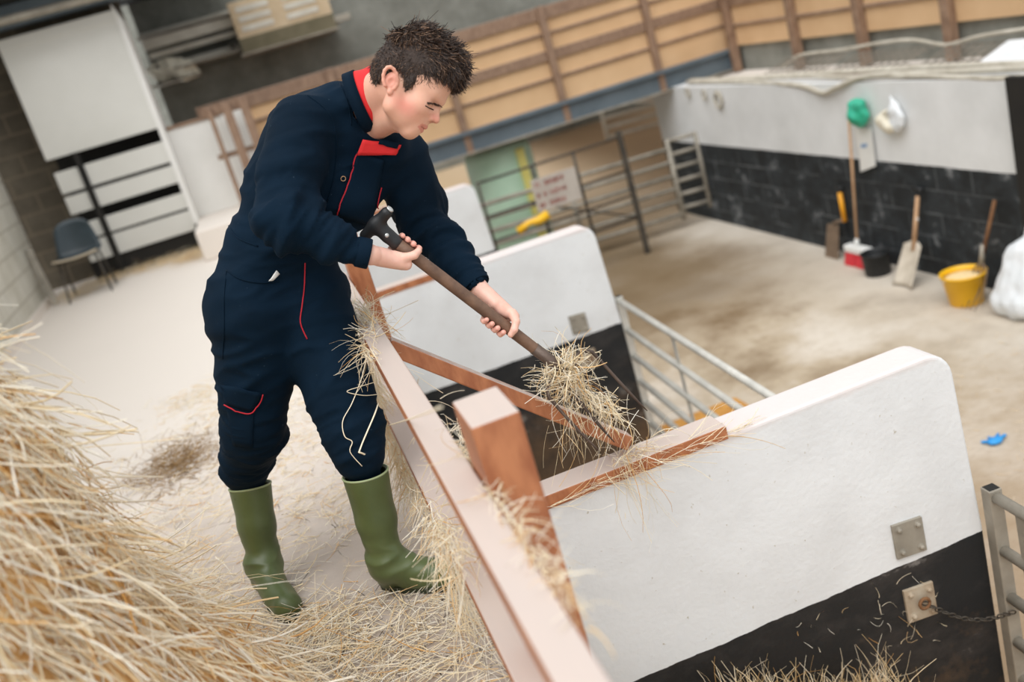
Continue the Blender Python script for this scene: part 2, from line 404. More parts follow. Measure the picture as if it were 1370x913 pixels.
def surface(fn, lo, hi, h, slack=2.2):
    lo = np.asarray(lo, float); hi = np.asarray(hi, float); B = 8
    nb = np.ceil((hi-lo)/h/B).astype(int); N = nb*B+1
    bc = np.stack(np.meshgrid(*[(np.arange(k)+0.5)*B*h for k in nb], indexing='ij'), -1).reshape(-1, 3)+lo
    dc = fn(bc); half = B*h*0.87
    D = np.repeat(np.repeat(np.repeat(np.where(dc.reshape(nb) < 0, -1.0, 1.0), B, 0), B, 1), B, 2).astype(np.float32)
    D = np.pad(D, ((0, 1),)*3, mode='edge')
    idx = np.argwhere(np.abs(dc.reshape(nb)) < half*slack)
    g = np.arange(B+1); G = np.stack(np.meshgrid(g, g, g, indexing='ij'), -1).reshape(-1, 3)
    for s in range(0, len(idx), 400):
        ii = idx[s:s+400]; I = (ii[:, None]*B + G[None]).reshape(-1, 3)
        D[I[:, 0], I[:, 1], I[:, 2]] = fn(lo + I*h)
    S = D < 0
    C = S[:-1, :-1, :-1].astype(np.int8)
    cnt = sum(S[i:N[0]-1+i, j:N[1]-1+j, k:N[2]-1+k].astype(np.int8) for i in (0, 1) for j in (0, 1) for k in (0, 1))
    act = np.argwhere((cnt > 0) & (cnt < 8)); A = len(act)
    cid = -np.ones(cnt.shape, np.int64); cid[act[:, 0], act[:, 1], act[:, 2]] = np.arange(A)
    cor = [(i, j, k) for i in (0, 1) for j in (0, 1) for k in (0, 1)]
    val = {c: D[act[:, 0]+c[0], act[:, 1]+c[1], act[:, 2]+c[2]].astype(float) for c in cor}
    acc = np.zeros((A, 3)); w = np.zeros(A)
    for a in cor:
        for ax in range(3):
            if a[ax]: continue
            b = list(a); b[ax] = 1; b = tuple(b); va, vb = val[a], val[b]
            m = (va < 0) != (vb < 0); t = np.where(m, va/np.where(m, va-vb, 1), 0)
            p = np.tile(np.array(a, float), (A, 1)); p[:, ax] = t
            acc += p*m[:, None]; w += m
    vert = lo + (act + acc/w[:, None])*h
    F = []
    for ax in range(3):
        o1, o2 = [(1, 2), (2, 0), (0, 1)][ax]
        sl = [slice(None)]*3; s2 = [slice(None)]*3; sl[ax] = slice(0, -1); s2[ax] = slice(1, None)
        s0, s1 = S[tuple(sl)], S[tuple(s2)]
        e = np.argwhere(s0 != s1); e = e[(e[:, o1] > 0) & (e[:, o2] > 0) & (e[:, o1] < N[o1]-1) & (e[:, o2] < N[o2]-1)]
        def c(d1, d2):
            q = e.copy(); q[:, o1] -= d1; q[:, o2] -= d2; return cid[q[:, 0], q[:, 1], q[:, 2]]
        quad = np.stack([c(1, 1), c(0, 1), c(0, 0), c(1, 0)], 1)
        fl = s0[e[:, 0], e[:, 1], e[:, 2]]
        quad[~fl] = quad[~fl][:, ::-1]; F.append(quad)
    F = np.concatenate(F); F = F[(F >= 0).all(1)]
    return vert, F
def vnormals(v, F):
    n = np.cross(v[F[:, 2]]-v[F[:, 0]], v[F[:, 3]]-v[F[:, 1]]); N = np.zeros_like(v)
    for k in range(4): np.add.at(N, F[:, k], n)
    return N/(np.linalg.norm(N, axis=1)[:, None]+1e-12)
# ------------------------------------------------------------------ the place
ZF = -1.70   # yard level; walkway is 0
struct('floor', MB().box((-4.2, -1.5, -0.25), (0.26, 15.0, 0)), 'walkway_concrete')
struct('wall_walkway', MB().box((0.0, -1.5, ZF), (0.22, 12.0, -0.25)), 'pale_block')
struct('ground', MB().box((-0.5, -2.5, ZF-0.2), (14, 30, ZF)), 'yard_concrete')
# wall at the right, with the raised ledge behind it
rw = struct('wall_right', MB().box((5.4, 2.0, ZF), (5.62, 13.2, 0.08)), 'yard_wall')
struct('floor_ledge', MB().box((5.62, 2.0, -0.2), (11.0, 30, 0.02)), 'walkway_concrete')
struct('wall_ledge', MB().box((6.42, 3.0, 0.02), (6.55, 12.6, 0.36)), 'grey_render')
struct('door_1', MB().box((5.36, 5.6, ZF), (5.42, 6.42, 0.10)), 'dark_gap')
struct('wall_far', MB().box((-3.0, 26, ZF), (14, 26.3, 5.5)), 'grey_render')
struct('wall_upper', MB().box((-0.9, 15.0, 0.0), (9.5, 15.25, 4.2)), 'grey_render')
struct('wall_left', MB().prism([(-2.28, 3.0, 0), (-2.62, 12.0, 0), (-2.9, 12.0, 0), (-2.6, 3.0, 0)], (0, 0, 3.2)), 'pale_block')
struct('baseboard_left', MB().prism([(-2.24, 3.0, 0), (-2.58, 12.0, 0), (-2.62, 12.0, 0), (-2.28, 3.0, 0)], (0, 0, 0.07)), 'walkway_concrete')
struct('wall_back', MB().box((-5.5, 12.62, 0), (-0.85, 12.8, 3.3)), 'dark_block')
struct('roof_slab', MB().box((-5.5, 11.4, 3.05), (0.3, 15.0, 3.2)), 'dark_gap')
struct('beam_front', MB().beam((-5.5, 11.9, 2.93), (0.0, 12.1, 2.93), 0.2, 0.22), 'steel_beam')
struct('floor_plinth', MB().box((-0.84, 10.9, 0), (0.3, 12.6, 0.33)), 'walkway_concrete', bevel=0.02)

# ------------------------------------------------------------------ pens: partitions with plates and timber capping
def partition(Y, th, label, board=True, plates=True):
    root = empty('partition', (1.1, Y, ZF), label=label, cat='partition wall', group='pen partitions with white tops and black bases')
    x0, x1, zt = 0.22, 1.935, 0.10
    pts = [(x0, zt), (1.82, zt)]
    for k in range(7):
        a = PI/2 - k*(PI/2-0.05)/6; pts.append((1.835+0.095*math.cos(a), zt-0.10+0.10*math.sin(a)))
    pts += [(x1+0.02, -0.6), (x1+0.02, ZF), (x0, ZF)]
    # the wall mesh keeps its heights (paint line at z = -0.6) in its own coordinates
    pr = MB().prism([(x, Y-th/2, z) for x, z in pts], (0, th, 0))
    v = np.concatenate(pr.v); me = make_mesh('panel', v, pr.f, V(0, 0, 0), False)
    o = bpy.data.objects.new('panel', me); me.materials.append(MATS['painted_wall']); COL.objects.link(o)
    o.parent = root; o.location = (-1.1, -Y, -ZF)
    md = o.modifiers.new('b', 'BEVEL'); md.width = 0.012; md.segments = 3; md.limit_method = 'ANGLE'
    if board:
        # capping board let into the top of the wall
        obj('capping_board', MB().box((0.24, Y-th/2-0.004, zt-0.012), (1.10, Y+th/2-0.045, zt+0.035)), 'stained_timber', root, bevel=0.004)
    if plates:
        yf = Y-th/2
        for (px0, pz0, dz, mt, eye) in ((1.60, -0.58, 0.135, 'dull_galvanised', False), (1.60, -0.845, 0.135, 'rusty_plate', True)):
            q = [(px0, pz0), (px0+0.118, pz0-0.01), (px0+0.118, pz0+dz-0.01), (px0, pz0+dz)]
            pl = obj('fixing_plate', MB().prism([(x, yf-0.010, z) for x, z in q], (0, 0.012, 0)), mt, root, bevel=0.002)
            pl['label'] = 'galvanised fixing plate' if not eye else 'rusty fixing plate with an eye bolt'
            for bx, bz in ((0.022, 0.022), (0.096, 0.014), (0.022, dz-0.024), (0.096, dz-0.032)):
                obj('bolt', MB().lathe((px0+bx, yf-0.008, pz0+bz), [(0.013, 0), (0.013, 0.003), (0.0085, 0.004), (0.0085, 0.012), (0.004, 0.015)], 10, (0, -1, 0)), mt, pl, smooth=False)
            if eye:
                ring = [(px0+0.06+0.02*math.cos(a), yf-0.03, pz0+0.07+0.02*math.sin(a)) for a in np.linspace(0, 2*PI, 13)]
                obj('eye_bolt', MB().tube(ring, 0.006, 6), 'rust', pl, smooth=True)
    return root
P1 = partition(2.79, 0.155, 'white and black pen partition nearest the camera, two bolted plates near its end')
P2 = partition(6.29, 0.155, 'middle pen partition, white with black base, behind the fork tines')
P3 = partition(9.79, 0.155, 'farthest white pen partition, seen behind the bent arm and fork shaft')

# ------------------------------------------------------------------ gates
def gate(H, direc, L, label, group, mat='galvanised', top=-0.46, brace=0.9, zs=(0, -0.215, -0.41, -0.60, -0.77, -0.93), rad=0.021):
    H = np.asarray(H, float); d = nrm((direc[0], direc[1], 0)); root = empty('pen_gate', (H[0], H[1], ZF), label=label, cat='gate', group=group)
    sd_ = nrm(np.cross(d, (0, 0, 1)))
    zt = top; zb = top-1.05
    pa = H+d*0.02
    # square hinge stile with a hollow end
    s1 = MB(); c = [pa+d*i*0.025+sd_*j*0.025 for i, j in ((-1,-1),(1,-1),(1,1),(-1,1))]
    s1.prism([(p[0], p[1], zb) for p in c], (0, 0, zt-zb+0.03)); obj('stile', s1, mat, root, bevel=0.004)
    obj('stile_cap', MB().prism([(p[0]*0.8+pa[0]*0.2, p[1]*0.8+pa[1]*0.2, zt+0.029) for p in c], (0, 0, 0.003)), 'dark_gap', root)
    for z in zs:
        a = pa+d*0.02; b = H+d*L
        obj('rail', MB().tube([(a[0], a[1], zt+z), (b[0], b[1], zt+z)], rad, 12), mat, root, smooth=True)
    e = H+d*L; c = [e+d*i*0.022+sd_*j*0.022 for i, j in ((-1,-1),(1,-1),(1,1),(-1,1))]
    obj('stile', MB().prism([(p[0], p[1], zb) for p in c], (0, 0, zt-zb+0.01)), mat, root, bevel=0.004)
    m = H+d*brace
    obj('brace', MB().beam((m[0], m[1], zt+0.0), (m[0]+d[0]*0.02, m[1]+d[1]*0.02, zb+0.1), 0.006, 0.05, up=d), mat, root)
    # hinges to the wall
    for z in (zt-0.85,):
        obj('hinge', MB().tube([(H[0]-0.10, H[1]+0.02, z), (pa[0], pa[1], z)], 0.011, 8), mat, root, smooth=True)
    return root
G1 = gate((1.985, 2.70, 0), (-0.06, -1), 2.6, 'galvanised tubular gate hung on the end of the nearest partition', 'tubular pen gates', 'dull_galvanised', -0.47, 0.16)
G2 = gate((1.985, 6.26, 0), (-0.045, -1), 3.1, 'pale tubular gate hung on the middle partition, amber bedding behind its bars', 'tubular pen gates', 'galvanised', -0.47, 0.98)
# rusty chain holding the near gate to its eye bolt
ch = MB(); e0 = V(1.665, 2.70, -0.78); e1 = V(1.97, 2.655, -0.93)
for k in range(15):
    s = k/14; p = e0*(1-s)+e1*s + V(0, -0.012, -0.05*math.sin(PI*s)); ax = nrm(e1-e0); o2 = nrm(np.cross(ax, (0, 0, 1) if k % 2 else (0, 1, 0.2))); 
    ring = [p + ax*0.014*math.cos(a) + o2*0.008*math.sin(a) for a in np.linspace(0, 2*PI, 9)]
    ch.tube(ring, 0.003, 5)
tag(obj('chain', ch, 'dark_iron', smooth=True), 'rusty chain between the eye bolt plate and the near gate', 'chain')

# far gates, across the pens
def hurdle(A, B, zs, label, mat, name='livestock_hurdle', ztop=None, group=None, rad=0.02, ends=True, uprights=(), zb=None, kind='gate'):
    A = np.asarray(A, float); B = np.asarray(B, float)
    root = empty(name, (A[0], A[1], ZF), label=label, cat=kind, group=group)
    zt = max(zs); lo = min(zs) if zb is None else zb
    for z in zs: obj('rail', MB().tube([(A[0], A[1], z), (B[0], B[1], z)], rad, 8), mat, root, smooth=True)
    for s in ([0, 1] if ends else [])+list(uprights):
        p = A+(B-A)*s; obj('stile' if s in (0, 1) else 'upright', MB().tube([(p[0], p[1], zt+rad), (p[0], p[1], lo-0.08)], rad*1.15, 8), mat, root, smooth=True)
    return root
hurdle((2.30, 12.55, 0), (5.02, 12.15, 0), [-0.62, -0.80, -0.98, -1.15, -1.32, -1.50], 'long grey hurdle across the far end, its lower bars pale and muddy', 'dull_galvanised', uprights=(0.5,), group=None, rad=0.030)
hurdle((5.02, 12.15, 0), (5.38, 12.05, 0), [-0.52, -0.7, -0.88, -1.06, -1.24, -1.42], 'narrow ladder-like hurdle end against the black wall', 'dull_galvanised', rad=0.024)
g = hurdle((2.35, 11.6, 0), (4.22, 11.6, 0), [-0.20, -0.62, -0.93, -1.22], 'dark iron gate frame standing before the far hurdle, sign on its bars', 'dark_iron', uprights=(0.37, 0.66), rad=0.016)
obj('diagonal', MB().tube([(2.9, 11.6, -0.62), (4.2, 11.6, -1.22)], 0.012, 6), 'dark_iron', g, smooth=True)
obj('post', MB().box((4.18, 11.57, ZF), (4.24, 11.63, -0.12)), 'dark_iron', g)
# sign with weathered red lettering, hung on the dark gate
sg = ony(708, 240, 11.52); sg2 = ony(768, 224, 11.52); sg3 = ony(776, 268, 11.52)
sgn = empty('gate_sign', tuple(sg2), label='weathered grey sign with three lines of red lettering on the dark gate', cat='sign')
w_ = sg2[0]-sg[0]; h_ = 0.40; x0, z0 = sg[0], sg2[2]+0.01
obj('board', MB().box((x0, 11.50, z0-h_), (x0+w_, 11.515, z0)), 'sign_grey', sgn, bevel=0.003)
random.seed(5)
for row, words in enumerate(((2, 6), (1, 1, 5), (2, 5))):
    xx = x0+0.04
    zc = z0-0.075-row*0.125
    lt = MB()
    for wl in words:
        for q in range(wl):
            hh = 0.055; ww = 0.03
            lt.box((xx, 11.494, zc-hh/2), (xx+0.009, 11.50, zc+hh/2))
            if random.random() < 0.7: lt.box((xx, 11.494, zc+hh/2-0.011), (xx+ww, 11.50, zc+hh/2))
            if random.random() < 0.6: lt.box((xx+ww-0.009, 11.494, zc-hh/2), (xx+ww, 11.50, zc+hh/2))
            if random.random() < 0.5: lt.box((xx, 11.494, zc-0.006), (xx+ww, 11.50, zc+0.006))
            xx += ww+0.013
        xx += 0.04
        obj('lettering', lt, 'sign_red', sgn); lt = MB()
# pale gate far back under the footbridge
A = onz(838, 172, ZF); A = V(7.0, 20.0, 0); B = V(9.3, 19.2, 0)
hurdle(A, B, [-0.35, -0.55, -0.75, -0.95, -1.15, -1.35], 'pale gate standing far back in the gap beneath the footbridge', 'galvanised', rad=0.035)

# ------------------------------------------------------------------ footbridge / feed passage: ply-lined rails on a steel channel
YB = 12.6
br = empty('footbridge', (3.0, YB, 0), label='raised footbridge with orange plywood sides on a blue-grey steel beam', cat='footbridge')
def bz(px, py): return ony(px, py, YB)
def panel_run(root, pA, pB, zb, zt, rails, posts, nrmv, beam=True, post_lo=0.02, post_mat='old_timber', post_w=0.09, facing=-1):
    pA = np.asarray(pA, float); pB = np.asarray(pB, float); d = nrm(pB-pA); n = nrm(nrmv)
    def slab(z0, z1, off, th, s0=0.0, s1=1.0):
        a = pA+(pB-pA)*s0+n*off; b = pA+(pB-pA)*s1+n*off
        return MB().prism([(a[0], a[1], z0), (b[0], b[1], z0), (b[0], b[1], z1), (a[0], a[1], z1)], n*th)
    obj('plywood_panel', slab(zb, zt, 0.0, 0.02), 'ply', root)
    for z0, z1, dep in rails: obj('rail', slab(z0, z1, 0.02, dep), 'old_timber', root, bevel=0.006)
    L = np.linalg.norm(pB-pA)
    for s in posts:
        p = pA+d*s
        a = p+n*0.02-d*post_w/2; b = p+n*0.02+d*post_w/2
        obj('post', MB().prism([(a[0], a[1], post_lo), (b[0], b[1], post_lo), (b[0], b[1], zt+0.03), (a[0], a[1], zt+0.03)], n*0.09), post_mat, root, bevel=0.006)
YA = (-0.45, YB, 0); YE = (6.45, YB, 0)
panel_run(br, YA, YE, 0.30, 1.50, [(1.36, 1.52, 0.04), (1.17, 1.21, 0.03), (0.86, 0.99, 0.035), (0.62, 0.66, 0.03), (0.30, 0.34, 0.03)],
          [1.62, 3.02, 4.37, 5.74, 6.83], (0, -1, 0), post_lo=0.03)
obj('steel_channel', MB().box((-0.2, YB-0.10, 0.06), (6.45, YB-0.02, 0.33)), 'steel_beam', br, bevel=0.004)
obj('flange', MB().box((-0.2, YB-0.16, 0.05), (6.45, YB-0.02, 0.07)), 'dull_galvanised', br)
obj('flange', MB().box((-0.2, YB-0.16, 0.29), (6.45, YB-0.02, 0.335)), 'steel_beam', br)
obj('deck', MB().box((-0.45, YB, 0.10), (6.45, YB+1.6, 0.16)), 'old_timber', br)
obj('plywood_panel', MB().box((-0.3, YB+1.6, 0.16), (6.45, YB+1.62, 1.4)), 'ply', br)
XW = 6.38
wg = empty('passage_side', (XW, 9, 0.36), label='orange plywood passage side with brown posts above the right wall', cat='fence')
ys = [onx(1067, 30, XW)[1], onx(1158, 30, XW)[1], onx(1278, 30, XW)[1]]
panel_run(wg, (XW, 12.5, 0), (XW, 5.0, 0), 0.36, 1.55, [(1.36, 1.52, 0.04), (1.12, 1.16, 0.03), (0.86, 0.97, 0.035), (0.60, 0.64, 0.03)],
          [12.5-y for y in ys]+[0.12, 12.5-ys[2]+1.35], (-1, 0, 0), post_lo=0.03, post_w=0.11)

# stub posts and white boarded half-wall left of the footbridge
hw = empty('half_wall', (-0.4, 12.3, 0.33), label='white boarded half-wall on the concrete plinth beside the tall cladding', cat='half wall')
obj('board', MB().box((-0.86, 12.28, 0.33), (0.12, 12.34, 1.37)), 'white_gloss', hw, bevel=0.006)
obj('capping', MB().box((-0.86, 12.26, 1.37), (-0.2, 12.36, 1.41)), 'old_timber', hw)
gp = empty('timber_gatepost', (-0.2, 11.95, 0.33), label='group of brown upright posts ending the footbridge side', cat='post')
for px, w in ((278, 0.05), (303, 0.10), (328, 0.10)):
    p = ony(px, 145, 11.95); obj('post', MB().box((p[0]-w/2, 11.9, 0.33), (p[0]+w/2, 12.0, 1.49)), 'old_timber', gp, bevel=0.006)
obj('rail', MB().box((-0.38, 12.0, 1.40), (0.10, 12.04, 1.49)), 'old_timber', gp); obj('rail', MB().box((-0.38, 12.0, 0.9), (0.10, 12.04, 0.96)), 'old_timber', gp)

# ------------------------------------------------------------------ tall pale cladding with slatted lower part, left background
cb = empty('slatted_cupboard', (-1.45, 12.3, 0), label='tall pale cupboard with black gaps between the white slats of its lower half', cat='cupboard')
xl, xr = -2.12, -0.89; yf, yb_ = 12.0, 12.6
obj('side_panel', MB().prism([(xr, yf-0.02, 0.30), (xr+0.06, yf-0.02, 0.30), (xr+0.06, yf-0.02, 2.62), (xr, yf-0.02, 2.80)], (0, 0.55, 0)), 'white_gloss', cb, bevel=0.004)
obj('back_board', MB().box((xl, yb_-0.05, 0.28), (xr, yb_-0.02, 2.7)), 'dark_gap', cb)
obj('upper_panel', MB().box((xl, yf, 1.43), (xr, yf+0.03, 2.72)), 'pale_cladding', cb, bevel=0.004)
obj('top_rail', MB().box((xl, yf-0.015, 2.62), (xr, yf+0.02, 2.73)), 'pale_cladding', cb, bevel=0.004)
for z0, z1 in ((1.04, 1.28), (0.80, 1.00), (0.50, 0.68), (0.24, 0.47)):
    obj('slat', MB().box((xl+0.02, yf+0.01, z0), (xr, yf+0.035, z1)), 'pale_cladding', cb, bevel=0.003)
obj('upright', MB().box((-1.84, yf-0.03, 0.0), (-1.775, yf+0.02, 1.42)), 'dark_gap', cb)
obj('gap_shade', MB().box((xl, yf+0.04, 0.0), (xr+0.04, yf+0.1, 0.24)), 'dark_gap', cb)  # near-black strip painting the shaded gap under the cupboard
obj('upright', MB().box((xr+0.0, yf-0.01, 0.0), (xr+0.035, yf+0.05, 0.30)), 'dark_gap', cb)

# plastic chair
cx0, cy0 = -2.06, 11.25
chn = empty('chair', (cx0, cy0, 0), label='dark grey moulded plastic chair on thin metal legs by the left wall', cat='chair')
P = []
for i in range(15):
    s = i/14; row = []
    for j in range(11):
        x = (j/10-0.5); w = 0.46 - 0.05*max(0, (s-0.55))*2
        if s < 0.5: yy = -0.20+0.40*s/0.5; zz = 0.435 - 0.02*math.sin(PI*s/0.5) + 0.05*x*x*4*0.4
        else:
            q = (s-0.5)/0.5; yy = 0.20+0.07*q + 0.02*math.sin(PI*q) - 0.10*x*x*4*0.4; zz = 0.435+0.36*q - 0.07*(abs(2*x)**3)*q
            w *= (1-0.12*q*q)
        row.append((cx0+x*w, cy0+yy, zz))
    P.append(row)
obj('shell', MB().grid(np.array(P)), 'chair_plastic', chn, smooth=True, solid=0.008)
ed = [tuple(P[0][j]) for j in range(11)]
obj('seat_edge', MB().tube([(p[0], p[1]-0.004, p[2]) for p in ed], 0.011, 6), 'chair_edge', chn, smooth=True)
for sx in (-1, 1):
    for sy in (-1, 1):
        obj('leg', MB().tube([(cx0+sx*0.19, cy0+sy*0.13, 0.42), (cx0+sx*0.22, cy0+sy*0.22, 0)], 0.011, 8), 'dark_iron', chn, smooth=True)
obj('leg_frame', MB().tube([(cx0-0.19, cy0-0.13, 0.415), (cx0+0.19, cy0-0.13, 0.415), (cx0+0.19, cy0+0.13, 0.415), (cx0-0.19, cy0+0.13, 0.415)], 0.010, 8), 'dark_iron', chn, smooth=True)
tag(obj('metal_bar', MB().beam((-2.47, 11.3, 0.0), (-2.56, 11.55, 0.62), 0.06, 0.03), 'dull_galvanised'), 'grey metal bar leaning on the left wall beside the chair', 'bar')

# ------------------------------------------------------------------ clutter stored high at the upper left
YS = 14.2
def at14(x, y): return ony(x, y, YS)
sh = empty('storage_rack', (0.4, YS+0.4, 1.8), label='rack bracketed to the grey wall, carrying long pale boards', cat='rack')
a = at14(190, 72); b = at14(500, -12)
for dx in (0.1, 1.1, 2.3): obj('bracket', MB().box((a[0]+dx, YS-0.1, 2.12), (a[0]+dx+0.05, 15.0, 2.17)), 'dark_iron', sh)
grp = 'pale boards on the rack'
for (u0, v0, u1, v1, dz, dp) in ((318, 62, 446, 28, -.125, .40), (196, 100, 268, 100, -.16, .25), (232, 86, 474, 86, -.05, .2), (182, 48, 424, 48, -.04, .1)):
    p_, q_ = at14(u0, v0), at14(u1, v1); obj('shelf', MB().box((p_[0], YS-dp, p_[2]+dz-.02), (q_[0], 15.0, p_[2]+dz)), 'dull_galvanised', sh)
for i, (x0, y0, x1, y1, hgt, lab) in enumerate(((192, 62, 480, -22, 0.13, 'thick pale board highest on the rack at the upper left'),
        (200, 76, 330, 36, 0.07, 'narrow pale board below the thick one, left of the box'),
        (235, 86, 470, 20, 0.08, 'long grey-white board lowest on the rack'),
        (184, 48, 420, -22, 0.06, 'thin pale strip lying at the back on top of the boards'))):
    p, q = at14(x0, y0), at14(x1, y1); zz = (p[2]+q[2])/2
    tag(obj('stored_board', MB().beam((p[0], YS+0.10*i, p[2]), (q[0], YS+0.10*i, p[2]+0.0), 0.12, hgt), 'plank_pale', bevel=0.006), lab, 'board', grp)
# cardboard cartons hung over the rack
c0, c1 = at14(322, 62), at14(442, 28)
bx = empty('carton', (c0[0], YS-0.25, c0[2]), label='brown printed carton on the rack, shadow strip painted along its lower side', cat='box')
zb = c0[2]-0.10
obj('body', MB().box((c0[0], YS-0.35, zb+0.17), (c1[0]+0.02, YS-0.02, zb+0.62)), 'cardboard', bx, bevel=0.005)
obj('shade_band', MB().box((c0[0], YS-0.36, zb-0.02), (c1[0]+0.02, YS-0.02, zb+0.17)), 'cardboard_shade', bx)  # the carton's side shadow, painted as a darker strip
for k in range(2):
    for j in range(3):
        xx = c0[0]+0.08+k*0.6; obj('printed_panel', MB().box((xx, YS-0.36, zb+0.24+0.12*j), (xx+0.42, YS-0.35, zb+0.31+0.12*j)), 'plank_pale', bx)
# pale crumpled sack
sk = field([(ell(at14(222, 92), (0.22, 0.12, 0.14)), 0), (ell(at14(240, 94)+V(0, 0, 0), (0.20, 0.12, 0.10)), 0.06), (ell(at14(252, 98), (0.13, 0.1, 0.07)), 0.05)])
v, F = surface(sk, at14(200, 110)-V(0.4, 0.3, 0.3), at14(262, 80)+V(0.3, 0.3, 0.3), 0.025)
N_ = vnormals(v, F)
for i in range(len(v)): v[i] += N_[i]*(.07*noise.noise(Vector(v[i]*6))+.03*noise.noise(Vector(v[i]*15)))
tag(quads_obj('folded_sack', v, F, 'sack_cream', smooth=True), 'crumpled cream sack lying below the pale boards', 'sack')
for i, (x0, y0, x1, y1) in enumerate(((-30, 30, 150, -20),)):
    p, q = ony(0, 28, 11.6), ony(150, -10, 11.6)
    tag(obj('overhead_pipe', MB().tube([(p[0]-0.5, 11.6, 2.86), (q[0]+0.8, 11.7, 2.86)], 0.045, 10), 'dull_galvanised', smooth=True), 'grey pipe running under the dark roof at the top left corner', 'pipe')

# ------------------------------------------------------------------ right wall: tools, buckets, cables
XR = 5.4
def wallp(x, y, off=0.05): return onx(x, y, XR-off)
# broom, standing on its head
h = V(5.20, *onx(1149, 340, 5.20)[1:]); by = onx(1147, 346, 5.22)[1]; 
bt = onx(1137, 168, 5.34)
bm = empty('broom', (5.22, by, ZF), label='broom with red bristles and white block leaning on the right wall', cat='broom')
obj('handle', MB().tube([(5.24, by, ZF+0.16), (5.34, bt[1], bt[2]+0.05)], 0.014, 8), 'ash_wood', bm, smooth=True)
obj('head', MB().box((5.19, by-0.19, ZF+0.13), (5.29, by+0.17, ZF+0.20)), 'white_plastic', bm, bevel=0.012)
for k in range(2):
    obj('bristles', MB().prism([(5.16, by-0.19+k*0.19, ZF), (5.32, by-0.19+k*0.19, ZF), (5.28, by-0.175+k*0.175, ZF+0.135), (5.20, by-0.175+k*0.175, ZF+0.135)], (0, 0.165, 0)), 'red_bristle', bm, bevel=0.01)
obj('socket', MB().tube([(5.235, by, ZF+0.19), (5.25, by, ZF+0.27)], 0.022, 10), 'white_plastic', bm, smooth=True)
# spade with the orange-yellow shaft
s0 = onx(1116, 338, 5.26); st = onx(1123, 258, 5.35)
spd = empty('spade', (5.3, s0[1], ZF), label='muddy spade with orange-yellow shaft leaning left of the broom', cat='spade')
obj('shaft', MB().tube([(5.30, s0[1]-0.02, ZF+0.36), (5.345, st[1]-0.02, st[2]-0.28)], 0.018, 8), 'muddy_steel', spd, smooth=True)
obj('sleeve', MB().tube([(5.34, st[1]-0.02, st[2]-0.30), (5.355, st[1], st[2])], 0.024, 10), 'orange_plastic', spd, smooth=True)
obj('grip', MB().tube([(5.355, st[1]-0.06, st[2]+0.05), (5.355, st[1]+0.06, st[2]+0.05)], 0.018, 8), 'black_rubber', spd, smooth=True)
obj('blade', MB().prism([(5.22, s0[1]-0.11, ZF), (5.22, s0[1]+0.13, ZF), (5.30, s0[1]+0.10, ZF+0.34), (5.30, s0[1]-0.10, ZF+0.34)], (0.012, 0, 0)), 'muddy_steel', spd, bevel=0.003)
def bucket(cx, cy, R, h, mat, label, rb=0.78, inner=None, tilt=0, name='bucket'):
    root = empty(name, (cx, cy, ZF), label=label, cat='bucket', group='buckets by the right wall')
    t = 0.006; prof = [(R*rb, 0), (R*rb+0.003, 0.003), (R*0.97, h*0.93), (R*1.04, h*0.94), (R*1.05, h), (R*0.98, h), (R*0.94, h*0.9), (R*rb-t, 0.012), (0, 0.012)]
    obj('body', MB().lathe((cx, cy, ZF), prof, 28, close=True), mat, root, smooth=True)
    if inner: obj('feed', MB().lathe((cx, cy, ZF+h*0.84), [(R*0.93, 0), (R*0.6, 0.012), (0, 0.02)], 20), inner, root, smooth=True)
    hd = [(cx+R*1.03*math.cos(a), cy+R*1.03*math.sin(a)*0.95, ZF+h-0.03-0.05*math.sin(abs(a)*1.0)) for a in np.linspace(0.0, PI, 14)]
    obj('handle', MB().tube(hd, 0.004, 6), 'galvanised' if inner else 'dark_iron', root, smooth=True)
    return root
b1 = onz(1174, 360, ZF); bucket(5.17, onx(1174, 358, 5.17)[1], 0.135, 0.22, 'black_rubber', 'small black bucket between the broom and the steel shovel', 0.86)
b2 = onz(1293, 394, ZF); bucket(5.10, onx(1291, 384, 5.10)[1], 0.178, 0.27, 'yellow_plastic', 'yellow feed bucket filled with pale meal near the right wall', 0.72, 'feed')
# shovel
s0 = onz(1212, 385, ZF); s1 = onz(1222, 345, ZF+0.33); st = onx(1229, 262, 5.36)
sv = empty('shovel', (s0[0], s0[1], ZF), label='broad pale-bladed shovel with wooden shaft leaning right of the black bucket', cat='shovel')
bl = MB(); Pg = []
for i in range(9):
    s = i/8; row = []
    for j in range(9):
        u = j/8-0.5; w = 0.27*(1.0-0.12*s); dip = 0.03*(u*u*4)-0.0
        row.append((s0[0]+0.20*s - dip, s0[1]+0.02+0.03*s+u*w, ZF+0.01+0.34*s+ (0.02 if s > 0.95 and abs(u) < 0.3 else 0)))
    Pg.append(row)
obj('blade', MB().grid(np.array(Pg)), 'dusty_steel', sv, smooth=True, solid=0.006)
top = V(s0[0]+0.19, s0[1]+0.05, ZF+0.34)
obj('shaft', MB().tube([top+V(-0.02, 0, -0.05), (5.35, st[1], st[2])], [0.022, 0.019], 8), 'ash_wood', sv, smooth=True)
obj('tape_band', MB().tube([top*0.5+V(5.35, st[1], st[2])*0.5, top*0.44+V(5.35, st[1], st[2])*0.56], 0.0225, 8), 'white_plastic', sv, smooth=True)
obj('grip', MB().tube([(5.36, st[1]-0.06, st[2]+0.06), (5.36, st[1]+0.06, st[2]+0.06)], 0.018, 8), 'black_rubber', sv, smooth=True)
obj('yoke', MB().tube([(5.36, st[1]-0.05, st[2]+0.06), (5.352, st[1], st[2]-0.02), (5.36, st[1]+0.05, st[2]+0.06)], 0.011, 6), 'black_rubber', sv, smooth=True)
